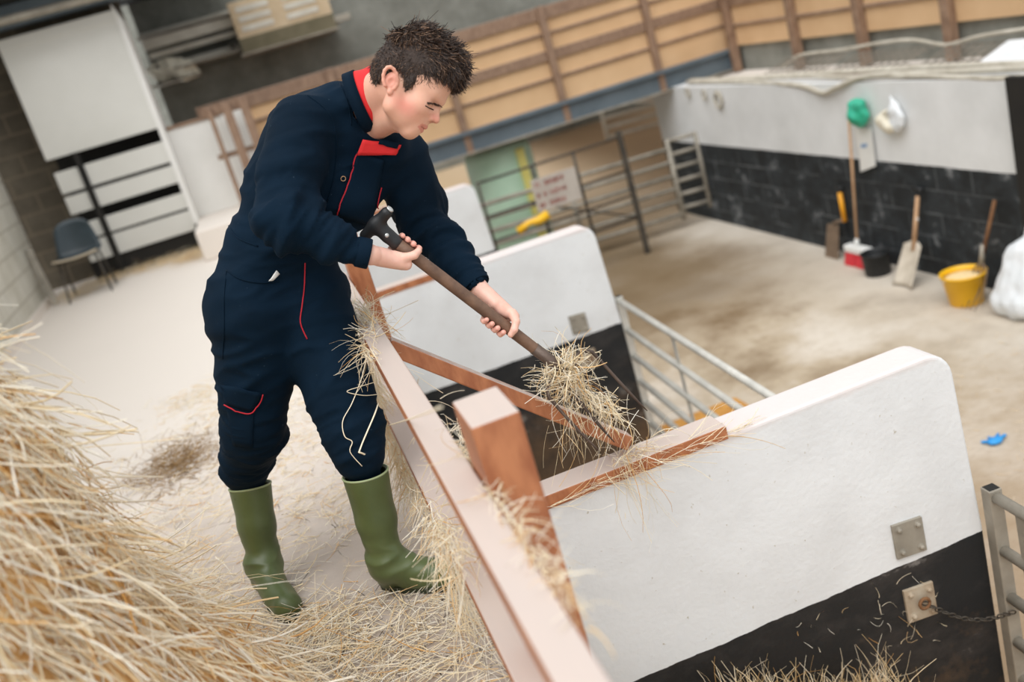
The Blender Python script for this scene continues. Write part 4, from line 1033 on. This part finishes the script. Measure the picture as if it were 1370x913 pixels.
# folds: pressed across bending regions, long drapes elsewhere
segs = [(shR, elR, 'a'), (elR, T(484, 338, 2.705), 'f'), (shL, elL, 'a'), (elL, T(632, 379, 2.945), 'f'), (hipR, knR, 't'), (knR, btR, 's'), (hipL, knL, 't'), (knL, btL, 's'), (T(375, 400, 2.98), T(470, 160, 2.85), 'b')]
SD = np.stack([sd(rc(a, b, .08 if k in 'afs' else .10, .06), clv) for a, b, k in segs], 1)
w_s = np.exp(-np.clip(SD-SD.min(1)[:, None], 0, None)/.02); w_s /= w_s.sum(1)[:, None]
disp = np.zeros(len(clv))
for j, (a, b, k) in enumerate(segs):
    ax = nrm(b-a); Lx = np.linalg.norm(b-a); t_ = (clv-a)@ax; rad = clv-a-t_[:, None]*ax
    kx, kr = {'a': (7, 6), 'f': (13, 6), 't': (7, 6), 's': (13, 7), 'b': (7, 5)}[k]
    amp = {'a': .027, 'f': .028, 't': .022, 's': .024, 'b': .026}[k]
    # bunching towards the joint ends
    bun = {'a': np.clip(t_/Lx, 0, 1)**2, 'f': np.clip(1-t_/Lx, .15, 1), 't': .45+.35*np.clip(1-t_/Lx, 0, 1), 's': np.clip(t_/Lx, .35, 1), 'b': .55+0*t_}[k]
    idx = np.where(w_s[:, j] > .03)[0]
    skew = {'a': .55, 'f': -.5, 't': .45, 's': .3, 'b': -.8}[k]
    for i in idx:
        r_ = rad[i]; u_ = t_[i] + skew*(r_@CR)*.7
        n1 = noise.noise(Vector((u_*kx+j*7, r_[0]*kr*.6+j, (r_[1]+r_[2])*kr*.6)))
        n2 = noise.noise(Vector((u_*kx*2.3, r_[0]*kr+3, r_[2]*kr+j*3)))
        ridge = (1-abs(n1)*3.4); ridge = max(ridge, -.3)
        ridge2 = (1-abs(n2)*3.6); ridge2 = max(ridge2, -.2)
        disp[i] += w_s[i, j]*amp*(bun[i]*(ridge*.9-.25)+(.35+.3*bun[i])*(ridge2*.55-.1)+n1*.5)
for bt_ in (btR, btL):
    disp *= np.clip((np.linalg.norm(clv-(bt_+V(0, 0, -.03)), axis=1)-.095)/.07, 0, 1)
clv = clv + CNn*disp[:, None]
coverall = quads_obj('coverall', clv, clf, 'navy_cloth', PR, smooth=True)
cb_ = BVHTree.FromPolygons(clv.tolist(), clf.tolist())
def seam(name, pix, r, mat='red_piping', lift=.0008, parent=coverall):
    s = stroke(cb_, pix, r, lift, 5)
    return obj(name, s, mat, parent, smooth=True) if s else None
def patch(name, px4, nu, nv, mat, lift=.004, solid=.003, bvh=None, parent=coverall, round_=0):
    # px4: corners tl,tr,br,bl ; grid laid on the surface
    A, B, Cc, Dd = [np.array(p, float) for p in px4]; G = []
    for i in range(nv+1):
        v_ = i/nv; row = []
        for j in range(nu+1):
            u_ = j/nu; q = (A*(1-u_)+B*u_)*(1-v_)+(Dd*(1-u_)+Cc*u_)*v_
            w, nn = on(bvh or cb_, q[0], q[1], lift)
            if w is None: return None
            row.append(w)
        G.append(row)
    G = np.array(G); D_ = np.linalg.norm(G-C0, axis=2); md = np.median(D_)
    G = np.where((np.abs(D_-md) > .09)[..., None], C0+(G-C0)*(md/D_)[..., None], G)
    for _ in range(3):
        G[1:-1, 1:-1] = (G[1:-1, 1:-1]*2+G[:-2, 1:-1]+G[2:, 1:-1]+G[1:-1, :-2]+G[1:-1, 2:])/6
    return obj(name, MB().grid(G), mat, parent, smooth=True, solid=solid)
# front flap with red piping, chest pocket, hip pocket, thigh pocket, cuffs, shoulder seam
patch('front_flap', [(477, 202), (514, 214), (492, 300), (452, 288)], 8, 14, 'navy_cloth', .006, .006)
seam('piping', [(504, 196), (486, 198), (476, 207), (470, 228), (462, 254), (455, 274), (446, 300)], .0022, lift=.008)
seam('piping', [(408, 352), (407, 385), (404, 410), (402, 432), (411, 454)], .0020)
fl_ = patch('collar_flap', [(484, 185), (534, 195), (529, 206), (476, 206)], 8, 4, 'red_cloth', .014, .005)
if fl_: fl_['label'] = 'red inner side of the open neck flap'
patch('hook_tape', [(507, 187), (532, 193), (530, 199), (506, 193)], 4, 2, 'navy_cloth', .020, .003)
patch('chest_pocket_flap', [(508, 250), (527, 252), (522, 278), (504, 274)], 4, 5, 'navy_cloth', .005, .004)
seam('piping', [(509, 250), (505, 264), (503, 275), (507, 280), (514, 281)], .0020, lift=.006)
seam('pocket_seam', [(303, 362), (322, 374), (350, 379), (372, 376)], .0022, 'navy_cloth', .002)
seam('side_seam', [(303, 362), (300, 400), (300, 440), (298, 480)], .0016, 'navy_cloth', .0012)
seam('waist_seam', [(305, 300), (318, 318), (345, 330)], .0025, 'navy_cloth', .001)
seam('yoke_seam', [(455, 112), (466, 140), (470, 168)], .0018, 'navy_cloth', .001)
seam('sleeve_seam', [(412, 128), (440, 152), (450, 190), (447, 236), (438, 270)], .0020, 'navy_cloth', .001)
pk = patch('thigh_pocket_flap', [(297, 514), (350, 525), (337, 550), (304, 540)], 8, 5, 'navy_cloth', .007, .005)
seam('piping', [(303, 541), (320, 549), (336, 552), (345, 542), (351, 526)], .0020, lift=.010)
patch('thigh_pocket', [(303, 540), (340, 550), (338, 600), (312, 596)], 6, 6, 'navy_cloth', .002, .004)
ti = patch('tissue', [(369, 362), (373, 366), (364, 376), (358, 377)], 3, 3, 'white_plastic', .006, .003)
if ti: ti['label'] = 'white scrap poking out of the hip pocket'
# snap stud and ring on the chest
w, nn = on(cb_, 459, 239, .002)
if w is not None:
    t1 = nrm(np.cross(nn, (0, 0, 1))); t2 = np.cross(nn, t1)
    obj('ring_stud', MB().tube([w + .007*(math.cos(a)*t1+math.sin(a)*t2) for a in np.linspace(0, 2*PI, 12)], .0014, 5), 'ash_wood', coverall, smooth=True)
# cuffs
def cuff(name, c, ax, r, wd):
    ax = nrm(ax); return obj(name, MB().lathe(c-ax*wd*.4, [(r*.96, 0), (r*1.02, .003), (r*1.03, wd*.9), (r, wd), (r*.93, wd-.002), (r*.9, wd*.3)], 28, ax, close=False), 'navy_cloth', coverall, smooth=True)
cuff('cuff', T(484, 338, 2.705), T(510, 343, 2.72)-T(470, 334, 2.70), .041, .036)
cuff('cuff', T(631, 378, 2.945), T(650, 402, 2.93)-T(618, 362, 2.97), .049, .034)
# standing collar, red outside, open at the throat
ctr = T(492, 134, 2.79); cax = nrm(CR*.93-CD*.36-CF*.10)
ux = nrm(CR*.36+CD*.93 - cax*np.dot(CR*.36+CD*.93, cax))   # towards the throat
vx = np.cross(cax, ux); vx = vx if np.dot(vx, -CF) > 0 else -vx   # towards the viewer
G = []
for i in range(37):
    a = math.radians(12 + 318*i/36); row = []
    for j in range(6):
        h_ = -.006 + .050*j/5
        row.append(ctr + ((.083-.004*j/5)*math.cos(a)*ux + (.082-.003*j/5)*math.sin(a)*vx)*(1+.02*math.sin(a*3+j)) + cax*h_)
    G.append(row)
cl = obj('collar', MB().grid(np.array(G)), 'red_cloth', PR, smooth=True, solid=.005); cl['label'] = 'red lined standing collar'
G2 = [[r[0]+(r[0]-ctr)*.05 - cax*.030, r[0]+(r[0]-ctr)*.04 + cax*.003] for r in G]
obj('collar_band', MB().grid(np.array(G2)), 'navy_cloth', cl, smooth=True, solid=.005)
zb_, _n = on(cb_, 508, 183, .012)
if zb_ is not None: obj('zip_edge', MB().tube([G[0][5], G[0][5]*.5+zb_*.5+(-CF)*.004, zb_], .0022, 6), 'ash_wood', cl, smooth=True)

# --- boots
def boot(top, ank, heel, toe, label, rt):
    heel = np.asarray(heel, float); toe = np.asarray(toe, float); d = nrm(toe-heel); Lb = np.linalg.norm(toe-heel)
    side = nrm(np.cross((0, 0, 1), d))
    mid = heel+(toe-heel)*.55
    ops = [(rc(top, top*.5+ank*.5, rt, rt*.86), 0), (rc(top*.5+ank*.5, ank, rt*.86, .049), .02), (rc(ank, heel+d*.045+V(0,0,.045), .049, .043), .03),
        (rc(ank+d*.01, heel+d*(Lb*.62)+V(0,0,.045), .045, .038), .04), (rc(heel+d*(Lb*.40)+V(0,0,.038), toe-d*.050+V(0,0,.034), .042, .040), .03),
        (rc(heel+d*(Lb*.62)+side*.014+V(0,0,.032), toe-d*.055+side*.012+V(0,0,.032), .034, .036), .02)]
    f_ = field(ops); axt = nrm(top-ank)
    rim_in = rc(top-axt*.03, top+axt*.1, rt-.0085, rt-.0085)
    def fn(p):
        dd = f_(p); dd = smax(dd, (p-top)@axt, .003); dd = smax(dd, -sd(rim_in, p), .003)
        return smax(dd, .014-p[:, 2], .004)
    lo = np.minimum.reduce([top, ank, heel, toe])-.12; hi = np.maximum.reduce([top, ank, heel, toe])+.12
    v, F = surface(fn, lo, hi, .0042); N_ = vnormals(v, F)
    for i in range(len(v)):
        q = v[i]; k = noise.noise(Vector((q[0]*9, q[1]*9, q[2]*22))); zz = math.exp(-((q[2]-ank[2]-.03)/.06)**2)
        v[i] += N_[i]*min(1, max(0, (np.linalg.norm(q-top)-.075)/.04))*(.0045*(1-abs(k)*3)*zz + .0015*k)
    o = quads_obj('boot', v, F, 'boot_rubber', PR, smooth=True); o['label'] = label
    u1 = nrm(np.cross(axt, (0.2, 1, 0))); u2 = np.cross(axt, u1)
    obj('boot_rim', MB().tube([top + (rt-.001)*(math.cos(a)*u1+math.sin(a)*u2) for a in np.linspace(0, 2*PI, 33)], .0034, 6), 'boot_rim_rubber', o, smooth=True)
    # moulded sole with a raised heel
    pts = []
    for k in range(36):
        a = 2*PI*k/36; c = math.cos(a); s = math.sin(a)
        wv = .043 if c > 0 else .036
        xx = Lb*.5 + c*Lb*.5; wv = (.040 + .008*math.cos((xx/Lb-.72)*PI*1.2)) * (abs(s)**.75)*(1 if s > 0 else -1)
        if Lb*.38 < xx < Lb*.55: wv *= .86
        pts.append(heel + d*xx + side*wv + V(0, 0, 0.001))
    obj('sole', MB().prism(pts, (0, 0, .020)), 'sole_rubber', o, bevel=.004)
    return o
boot(V(-.360, 3.100, .352), V(-.405, 3.055, .105), V(-.435, 3.11, 0), V(-.350, 2.80, 0), 'olive rubber boot on the right foot, half behind the straw', .067)
boot(V(-.005, 2.758, .392), V(-.035, 2.745, .105), V(-.075, 2.80, 0), V(.165, 2.635, 0), 'olive rubber boot on the left foot, under the rail', .068)

# ------------------------------------------------------------------ the fork
FK = empty('hay_fork', tuple(FA*.5+FB*.5), label='long-handled hay fork held in both hands, worn wooden shaft and four steel tines', cat='fork')
sh_pts = [FA+(FB-FA)*s for s in np.linspace(.075, 1, 9)]
obj('shaft', MB().tube(sh_pts, [.0165, .0175, .018, .018, .018, .018, .0175, .017, .0165], 14), 'fork_wood', FK, smooth=True)
g0, g1 = T(517, 285, 2.735), T(489, 315, 2.775); gm = g0*.5+g1*.5
gr = field([(rc(g0, g1, .0165, .0165), 0), (rc(gm, FA+(FB-FA)*.10, .017, .0205), .02), (rc(g0*.6+g1*.4, FA+(FB-FA)*.06, .012, .016), .01), (rc(g0*.4+g1*.6, FA+(FB-FA)*.06, .012, .016), .01)])
v, F = surface(gr, FA-V(.12, .1, .1), FA+V(.14, .1, .12), .0035)
gro = quads_obj('grip', v, F, 'fork_grip_black', FK, smooth=True)
ga = nrm(g0-g1); obj('end_cap', MB().lathe(g0+ga*.0145, [(.011, 0), (.011, .003), (.008, .0045), (0, .0045)], 16, ga), 'rivet_metal', gro, smooth=True)
pr_ = FA+(FB-FA)*.052 + fc_*.0195; obj('rivet', MB().lathe(pr_, [(.006, 0), (.006, .0015), (.003, .003), (0, .003)], 12, fc_), 'rivet_metal', gro, smooth=True)
obj('socket', MB().tube([FA+(FB-FA)*.86, FB, FB+FAX*.03], [.0185, .0175, .014], 14), 'fork_steel', FK, smooth=True)
cA, cD = T(779, 458, 2.99), T(721, 520, 2.92)
tips = [T(866, 550, 3.02), T(834, 553, 3.0), T(822, 592, 2.965), T(803, 605, 2.95)]
bars = [cA, cA*.66+cD*.34, cA*.34+cD*.66, cD]; hub = FB+FAX*.02
for i, (b, tp) in enumerate(zip(bars, tips)):
    b2 = b+FAX*.02
    P = []
    for s in np.linspace(0, 1, 12):
        if s < .3: q = s/.3; P.append(hub*(1-q)**2+2*q*(1-q)*b+q*q*(b2+(tp-b2)*.12))
        else: q = (s-.3)/.7; P.append((b2+(tp-b2)*(.12+.88*q)) + V(0, -.014*math.sin(PI*q), -.008*math.sin(PI*q)))
    obj('tine', MB().tube(P, [.0062]*4+[.0052]*5+[.0042, .0032, .0014], 8), 'fork_steel', FK, smooth=True)
# ------------------------------------------------------------------ barrier fence along the walkway edge
BF = empty('timber_barrier', (0.16, 2.2, 0), label='brown timber barrier along the walkway edge, two rails, posts and a diagonal brace', cat='barrier')
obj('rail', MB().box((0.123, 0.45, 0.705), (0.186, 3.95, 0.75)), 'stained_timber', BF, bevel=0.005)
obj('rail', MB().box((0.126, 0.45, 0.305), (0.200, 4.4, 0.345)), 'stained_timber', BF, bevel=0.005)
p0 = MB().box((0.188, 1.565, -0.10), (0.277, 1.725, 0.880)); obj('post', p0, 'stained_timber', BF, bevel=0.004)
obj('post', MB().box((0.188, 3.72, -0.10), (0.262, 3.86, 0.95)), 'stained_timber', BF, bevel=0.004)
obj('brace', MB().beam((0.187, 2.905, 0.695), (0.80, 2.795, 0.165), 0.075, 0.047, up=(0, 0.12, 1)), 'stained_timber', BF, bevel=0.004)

# ------------------------------------------------------------------ straw
def rnd(n, *s): return RNG.normal(size=(n,)+s)
def heap_point(ang, s):
    # heap beside the camera: steep rounded stack; s 0 foot .. 1 top
    R = HR0 + (HR1-HR0)*s**0.85
    return R
HC = V(-1.26, 2.02, 0); HR0, HR1, HZ = 0.97, 0.47, 1.27
# mound core
G = []
for i in range(26):
    s = i/25; row = []
    for j in range(60):
        a = 2*PI*j/59; R = (HR0+(HR1-HR0)*s**0.8) if s < .8 else (HR0+(HR1-HR0)*.8**.8)*math.sqrt(max(0, 1-((s-.8)/.2)**2))+.001
        z = HZ*min(s/.8, 1)**.95 + (.12*math.sin((s-.8)/.2*PI/2) if s > .8 else 0)
        nn = noise.noise(Vector((math.cos(a)*2.2, math.sin(a)*2.2, z*2.6)))*.10 + noise.noise(Vector((math.cos(a)*7, math.sin(a)*7, z*8)))*.04
        R = max(R*(1+nn)-.02, .001); row.append((HC[0]+R*math.cos(a), HC[1]+R*math.sin(a), max(z, 0.0)))
    G.append(row)
G = np.array(G)
hs = tag(obj('straw_heap', MB().grid(G), 'straw_core', smooth=True, origin=(HC[0], HC[1], 0)), 'tall heap of loose golden straw filling the lower left corner', 'straw', kind='stuff')
def on_grid(G, n, umin=0, umax=1):
    a, b = G.shape[:2]; out = np.zeros((n, 3)); nr = np.zeros((n, 3)); dn = np.zeros((n, 3))
    i = RNG.integers(int(umin*(a-1)), int(umax*(a-1)), n); j = RNG.integers(0, b-1, n); u = RNG.random((n, 1)); v = RNG.random((n, 1))
    P00, P10, P01, P11 = G[i, j], G[i+1, j], G[i, j+1], G[i+1, j+1]
    p = (P00*(1-u)+P10*u)*(1-v)+(P01*(1-u)+P11*u)*v; n_ = np.cross(P01-P00, P10-P00); n_ /= np.linalg.norm(n_, axis=1)[:, None]+1e-9
    d = -(P10-P00); d /= np.linalg.norm(d, axis=1)[:, None]+1e-9
    return p, n_, d
p, n_, dn = on_grid(G, 17000); cc = p-np.array([HC[0], HC[1], .5]); flip = (n_*cc).sum(1) < 0; n_[flip] *= -1
keep = (p[:, 0] > -1.35) & (np.einsum('ij,ij->i', n_, (C0-p)) > -.35); p, n_, dn = p[keep], n_[keep], dn[keep]; n = len(p)
d = dn*.55 + (CR*.62+CD*.72)*.75 + rnd(n, 3)*.52 + n_*.08
v, f_ = straws(p+n_*RNG.uniform(-.01, .045, (n, 1)), d, RNG.uniform(.06, .24, n), RNG.uniform(.0022, .0050, n), .18, 4)
quads_obj('loose_straw', v, f_, 'straw_pale', hs)['kind'] = 'stuff'
# long stray stalks sticking out of the heap
k = RNG.choice(n, 260); v, f_ = straws(p[k]+n_[k]*.03, dn[k]*.7+n_[k]*.7+(CR*.6+CD*.6)*.4+rnd(260, 3)*.4, RNG.uniform(.12, .30, 260), .0016, .3, 5, sag=.3)
quads_obj('stray_stalks', v, f_, 'straw_pale', hs)['kind'] = 'stuff'

def litter(name, label, n, cx, cy, sx, sy, mat='straw', L=(.05, .17), zl=.022, rot=None, r=(.0012, .0024), z0=0.0, cl=0.25, clumps=None, mask=None, cat='straw'):
    if clumps is not None:
        ci = RNG.integers(0, len(clumps), n); c = np.array(clumps)[ci]; P = c[:, :2]+rnd(n, 2)*c[:, 2:3]
    else: P = np.stack([cx+rnd(n)*sx, cy+rnd(n)*sy], 1)
    if mask is not None: P = P[mask(P)]; n = len(P)
    z = z0+.003+RNG.random(n)*zl; a = RNG.uniform(0, 2*PI, n)
    D = np.stack([np.cos(a), np.sin(a), rnd(n)*.08], 1)
    v, f_ = straws(np.concatenate([P, z[:, None]], 1), D, RNG.uniform(L[0], L[1], n), RNG.uniform(r[0], r[1], n), cl, 4)
    v[:, 2] = np.maximum(v[:, 2], z0+.0005)
    return tag(quads_obj(name, v, f_, mat, org=(cx, cy, z0)), label, cat, kind='stuff')
wk = lambda P: (P[:, 0] < .235)
cl_near = [(x, y, s) for x, y, s in ((.05, 2.42, .16), (-.12, 2.45, .13), (-.2, 2.62, .12), (0.1, 2.2, .15), (-.02, 2.0, .2), (-.28, 2.55, .1), (.12, 2.55, .1), (-.1, 2.25, .18), (-.25, 2.35, .13), (-.3, 2.75, .08), (.0, 1.8, .2), (.15, 2.8, .12), (-.35, 2.6, .12))]
litter('straw_litter', 'loose straw strewn thickly on the walkway around the boots', 1700, 0, 2.4, .2, .2, 'straw_pale', (.04, .17), .018, clumps=cl_near, mask=wk)
cl_mid = [(RNG.uniform(-.95, .12), RNG.uniform(2.9, 6.0), RNG.uniform(.10, .32)) for _ in range(26)]
litter('straw_litter', 'thin scatter of straw on the walkway behind the person', 2300, -.4, 4.2, .5, .8, 'straw_pale', (.03, .12), .012, clumps=cl_mid, mask=wk)
litter('straw_litter', 'fringe of straw between the tall heap and the near boot', 1500, -.6, 3.0, .2, .3, 'straw_pale', (.05, .18), .04, clumps=[(-.50, 2.62, .10), (-.62, 2.9, .13), (-.75, 3.1, .15), (-.50, 2.40, .09), (-.8, 3.5, .2), (-.95, 3.9, .2), (-.42, 2.2, .1), (-1.2, 3.4, .2)])
litter('straw_litter', 'far straw swept along the foot of the pale cupboard', 1500, -1.5, 11.8, .5, .1, 'straw', (.05, .2), .06, clumps=[(-2.0, 11.85, .14), (-1.6, 11.8, .14), (-1.25, 11.85, .14), (-.98, 11.7, .12), (-2.3, 11.5, .15), (-1.0, 11.4, .12)])
# dark little tussock on the floor
tc_ = onz(240, 622); n = 650
P = tc_ + np.stack([rnd(n)*.11, rnd(n)*.16, np.abs(rnd(n))*.014], 1)
v, f_ = straws(P, rnd(n, 3)*np.array([1, 1, .25]), RNG.uniform(.04, .12, n), .0019, .45, 4); v[:, 2] = np.maximum(v[:, 2], .0008)
tag(quads_obj('straw_tussock', v, f_, 'straw_dark'), 'small darker tussock of straw on the floor behind the heap', 'straw', kind='stuff')
# straw caught on the rails beside the leg
def drape(name, label, path, n, spread, L, dirv, jit, mat='straw_pale', r=(.0010, .0022), sag=.25, curl=.3):
    path = np.array(path, float); s = RNG.random(n)*(len(path)-1); i = np.minimum(s.astype(int), len(path)-2); t = (s-i)[:, None]
    P = path[i]*(1-t)+path[i+1]*t + rnd(n, 3)*np.array(spread)
    D = np.array(dirv)+rnd(n, 3)*jit
    v, f_ = straws(P, D, RNG.uniform(L[0], L[1], n), RNG.uniform(r[0], r[1], n), curl, 5, sag=sag)
    return v, f_
X = .120
a_ = drape('', '', [onx(480, 455, X), onx(500, 478, X)], 150, (.010, .03, .012), (.04, .13), (-.2, -.3, -.3), .8)
b_ = drape('', '', [onx(484, 470, X), onx(512, 560, X), onx(548, 640, X)], 700, (.010, .05, .025), (.05, .16), (-.02, -.2, -.9), .35, 'straw', sag=.1)
c_ = drape('', '', [onx(545, 640, X), onx(585, 705, X), onx(612, 745, X)], 420, (.012, .05, .025), (.03, .10), (-.1, -.1, -.6), .7)
d_ = drape('', '', [onx(590, 740, X+.0), onx(625, 800, X)], 110, (.012, .04, .04), (.08, .2), (-.05, 0, -1), .25)
e_ = drape('', '', [V(.155, 3.25, .752), V(.155, 2.9, .752)], 260, (.018, .08, .006), (.04, .13), (-.3, .2, .1), .7)
v, f_ = join_q([a_, b_, c_, d_, e_])
tag(quads_obj('caught_straw', v, f_, 'straw_pale'), 'straw caught on the barrier rails, hanging down beside the left boot', 'straw', kind='stuff')
# a few long individual stalks curling off the rail
def stalk(pts, r, label, name='straw_stalk'):
    P = [np.array(p) for p in pts]; out = []
    for i in range(len(P)-1):
        p0 = P[max(i-1, 0)]; p1 = P[i]; p2 = P[i+1]; p3 = P[min(i+2, len(P)-1)]
        for s in np.linspace(0, 1, 6)[:-1]: out.append(0.5*((2*p1)+(-p0+p2)*s+(2*p0-5*p1+4*p2-p3)*s*s+(-p0+3*p1-3*p2+p3)*s**3))
    out.append(P[-1]); return tag(obj(name, MB().tube(out, r, 6, flat=.5), 'straw_pale', smooth=True), label, 'straw stalk', 'long stalks hanging off the rail')
def q(x, y, X_=None):
    w, nn = on(cb_, x, y, .008)
    return w if w is not None else atd(x, y, 2.92)
stalk([q(492, 470, .118), q(482, 505, .11), q(470, 540), q(460, 565), q(462, 583), q(472, 592), q(470, 607), q(484, 622)], .0022, 'long stalk curling down over the dark trouser leg')
stalk([q(506, 540, .115), q(498, 556), q(482, 602), q(484, 607), q(518, 620, .115)], .0026, 'sharply bent stalk forming a V over the dark trouser leg')
stalk([atd(560, 402, 3.0), atd(538, 412, 3.1), atd(510, 425, 3.2), atd(484, 445, 3.15), atd(468, 478, 3.0), atd(464, 484, 3.0)], .0014, 'fine stalk arching over the top rail towards the white partition')
stalk([q(505, 528, .12), q(484, 530, .11), q(464, 526, .11), q(480, 519, .11), q(500, 512, .115)], .0022, 'short looped stalk poking left from the rail')
stalk([onx(500, 575, .09), onx(545, 562, .12), onx(590, 545, .13)], .0035, 'pale flat stalk crossing the top rail near the post')
# straw along the inside edge of the post and rail
a_ = drape('', '', [V(.19, 1.60, .76), V(.195, 1.15, .755)], 150, (.010, .05, .004), (.02, .07), (.1, -.5, .05), .5)
b_ = drape('', '', [V(.20, 1.76, .74), V(.215, 1.80, .70)], 160, (.01, .02, .02), (.03, .09), (0, .2, .2), .8, 'straw_dark')
v, f_ = join_q([a_, b_]); tag(quads_obj('caught_straw', v, f_, 'straw_pale'), 'straw heaped along the near post where it meets the top rail', 'straw', kind='stuff')
v, f_ = drape('', '', [V(.22, 2.3, .55), V(.24, 2.0, .5)], 260, (.02, .12, .07), (.05, .14), (.1, 0, -.3), .8)
tag(quads_obj('caught_straw', v, f_, 'straw_pale'), 'tuft of straw snagged in the gap between the rail and the near post', 'straw', kind='stuff')
# hay on the fork
n = 330; hubp = FB+FAX*.02
Pc = hubp + rnd(n, 3)*.026 + RNG.random((n, 1))*nrm(cA-cD)*.07 - nrm(cA-cD)*.035
v1, f1 = straws(Pc, rnd(n, 3)+np.array([0, 0, .1]), RNG.uniform(.03, .10, n), RNG.uniform(.0013, .0028, n), .5, 5)
n = 190; s = RNG.random((n, 1)); tp = T(820, 560, 2.97); 
Pd = hubp*(1-s)+tp*s + rnd(n, 3)*.020
v2, f2 = straws(Pd, nrm(tp-hubp)*.7+rnd(n, 3)*.6+np.array([0, 0, -.25]), RNG.uniform(.03, .11, n), RNG.uniform(.0012, .0025, n), .5, 5)
n = 55; Ph = hubp*(.5)+tp*.5 + rnd(n, 3)*np.array([.06, .03, .05]) - np.array([.03, 0, .03])
v3, f3 = straws(Ph, np.array([-.15, 0, -1])+rnd(n, 3)*.45, RNG.uniform(.06, .15, n), .0012, .5, 6, sag=.2)
n = 34; v4, f4 = straws(hubp+rnd(n, 3)*.03, np.array([-.8, 0, -.1])+rnd(n, 3)*.5, RNG.uniform(.05, .10, n), .0012, .6, 6)
v, f_ = join_q([(v1, f1), (v2, f2), (v3, f3), (v4, f4)])
tag(quads_obj('fork_straw', v, f_, 'straw_pale'), 'tangled bunch of hay carried on the fork tines', 'hay', kind='stuff')
# straw lying over the capping board of the near partition
a_ = drape('', '', [V(.50, 2.71, .105), V(.80, 2.71, .11), V(1.10, 2.71, .105)], 110, (.05, .012, .006), (.06, .20), (1, -.03, -.03), .22, sag=.02, r=(.0009, .0018))
b_ = drape('', '', [V(.72, 2.705, .15), V(.80, 2.705, .15)], 34, (.03, .008, .02), (.10, .28), (.05, -.02, -1), .15, r=(.0008, .0016), sag=.0)
c_ = drape('', '', [V(.72, 2.74, .15), V(.86, 2.76, .15)], 90, (.03, .02, .012), (.04, .12), (.4, -.3, .1), .6)
v, f_ = join_q([a_, b_, c_]); tag(quads_obj('caught_straw', v, f_, 'straw_pale'), 'wisps of straw along the brown capping of the nearest partition', 'straw', kind='stuff')
# bales loosened in the near pen, tips in view at the bottom
n = 4600; P = np.stack([RNG.uniform(.45, 1.45, n), RNG.uniform(2.05, 2.66, n), np.zeros(n)], 1)
P[:, 2] = -.79-.28*np.clip(P[:, 0]-.9, 0, 1)-.12*RNG.random(n)+.05*np.sin(P[:, 0]*9)
P[:, 2] += -.1*(2.66-P[:, 1])
v1, f1 = straws(P, np.array([0, 0, 1.0])+rnd(n, 3)*.6, RNG.uniform(.05, .18, n), RNG.uniform(.0012, .0026, n), .3, 4)
mound = []
for i in range(18):
    row = []
    for j in range(24):
        x = .24+1.6*j/23; yy = 1.4+1.28*i/17; h_ = (-.90-.28*max(0, x-.9)-.1*(2.66-yy)) ; e = max(0, (abs(x-.9)-.62))*1.6
        row.append((x, yy, max(h_-e*e*1.5-.9*max(0, x-1.4), ZF+.02)+.04*noise.noise(Vector((x*5, yy*5, 0)))))
    mound.append(row)
pb = tag(obj('straw_heap', MB().grid(np.array(mound)), 'straw_core', smooth=True, solid=.02), 'straw piled against the nearest partition at the bottom edge', 'straw', kind='stuff')
quads_obj('loose_straw', v1, f1, 'straw', pb)['kind'] = 'stuff'
# bits of straw stuck on the black paint
n = 46; P = np.stack([RNG.uniform(.9, 1.75, n), np.full(n, 2.703), RNG.uniform(-1.0, -.63, n)], 1)
D = np.stack([rnd(n), np.full(n, -.05), rnd(n)], 1)
v, f_ = straws(P, D, RNG.uniform(.015, .06, n), .0014, .8, 5)
v[:, 1] = np.minimum(v[:, 1], 2.711)
tag(quads_obj('stuck_straw', v, f_, 'straw_pale'), 'short bits of straw stuck to the black paint of the nearest partition', 'straw', kind='stuff')
# bits on the yard
litter('straw_litter', 'sparse bits of straw on the brown yard floor near the blue glove', 260, 4.4, 5.2, .7, .9, 'straw', (.03, .09), .006, z0=ZF)
# ------------------------------------------------------------------ light and camera
W = bpy.data.worlds.new('World'); SC.world = W; W.use_nodes = True
bg = W.node_tree.nodes['Background']; bg.inputs[0].default_value = (0.965, 0.985, 1.0, 1); bg.inputs[1].default_value = 0.86
sl = bpy.data.lights.new('Sun', 'SUN'); sl.energy = 2.3; sl.angle = math.radians(58); sl.color = (1.0, 1.0, 1.0)
so = bpy.data.objects.new('Sun', sl); COL.objects.link(so)
so.rotation_euler = Vector((0.30, 0.42, -0.86)).to_track_quat('-Z', 'Y').to_euler(); so.location = (-3, -3, 6)
cam = bpy.data.cameras.new('Camera'); co = bpy.data.objects.new('Camera', cam); COL.objects.link(co)
cam.sensor_width = 36; cam.lens = FPX/1370*36; cam.clip_start = 0.05; cam.clip_end = 200
M = Matrix(((CR[0], -CD[0], -CF[0], C0[0]), (CR[1], -CD[1], -CF[1], C0[1]), (CR[2], -CD[2], -CF[2], C0[2]), (0, 0, 0, 1)))
co.matrix_world = M
cam.dof.use_dof = True; cam.dof.focus_distance = 2.85; cam.dof.aperture_fstop = 1.7
SC.camera = co
SC.view_settings.view_transform = 'Standard'; SC.view_settings.look = 'None'; SC.view_settings.gamma = 1.0; SC.view_settings.use_curve_mapping = False
SC.view_settings.exposure = 0.15
SC.cycles.use_denoising = True
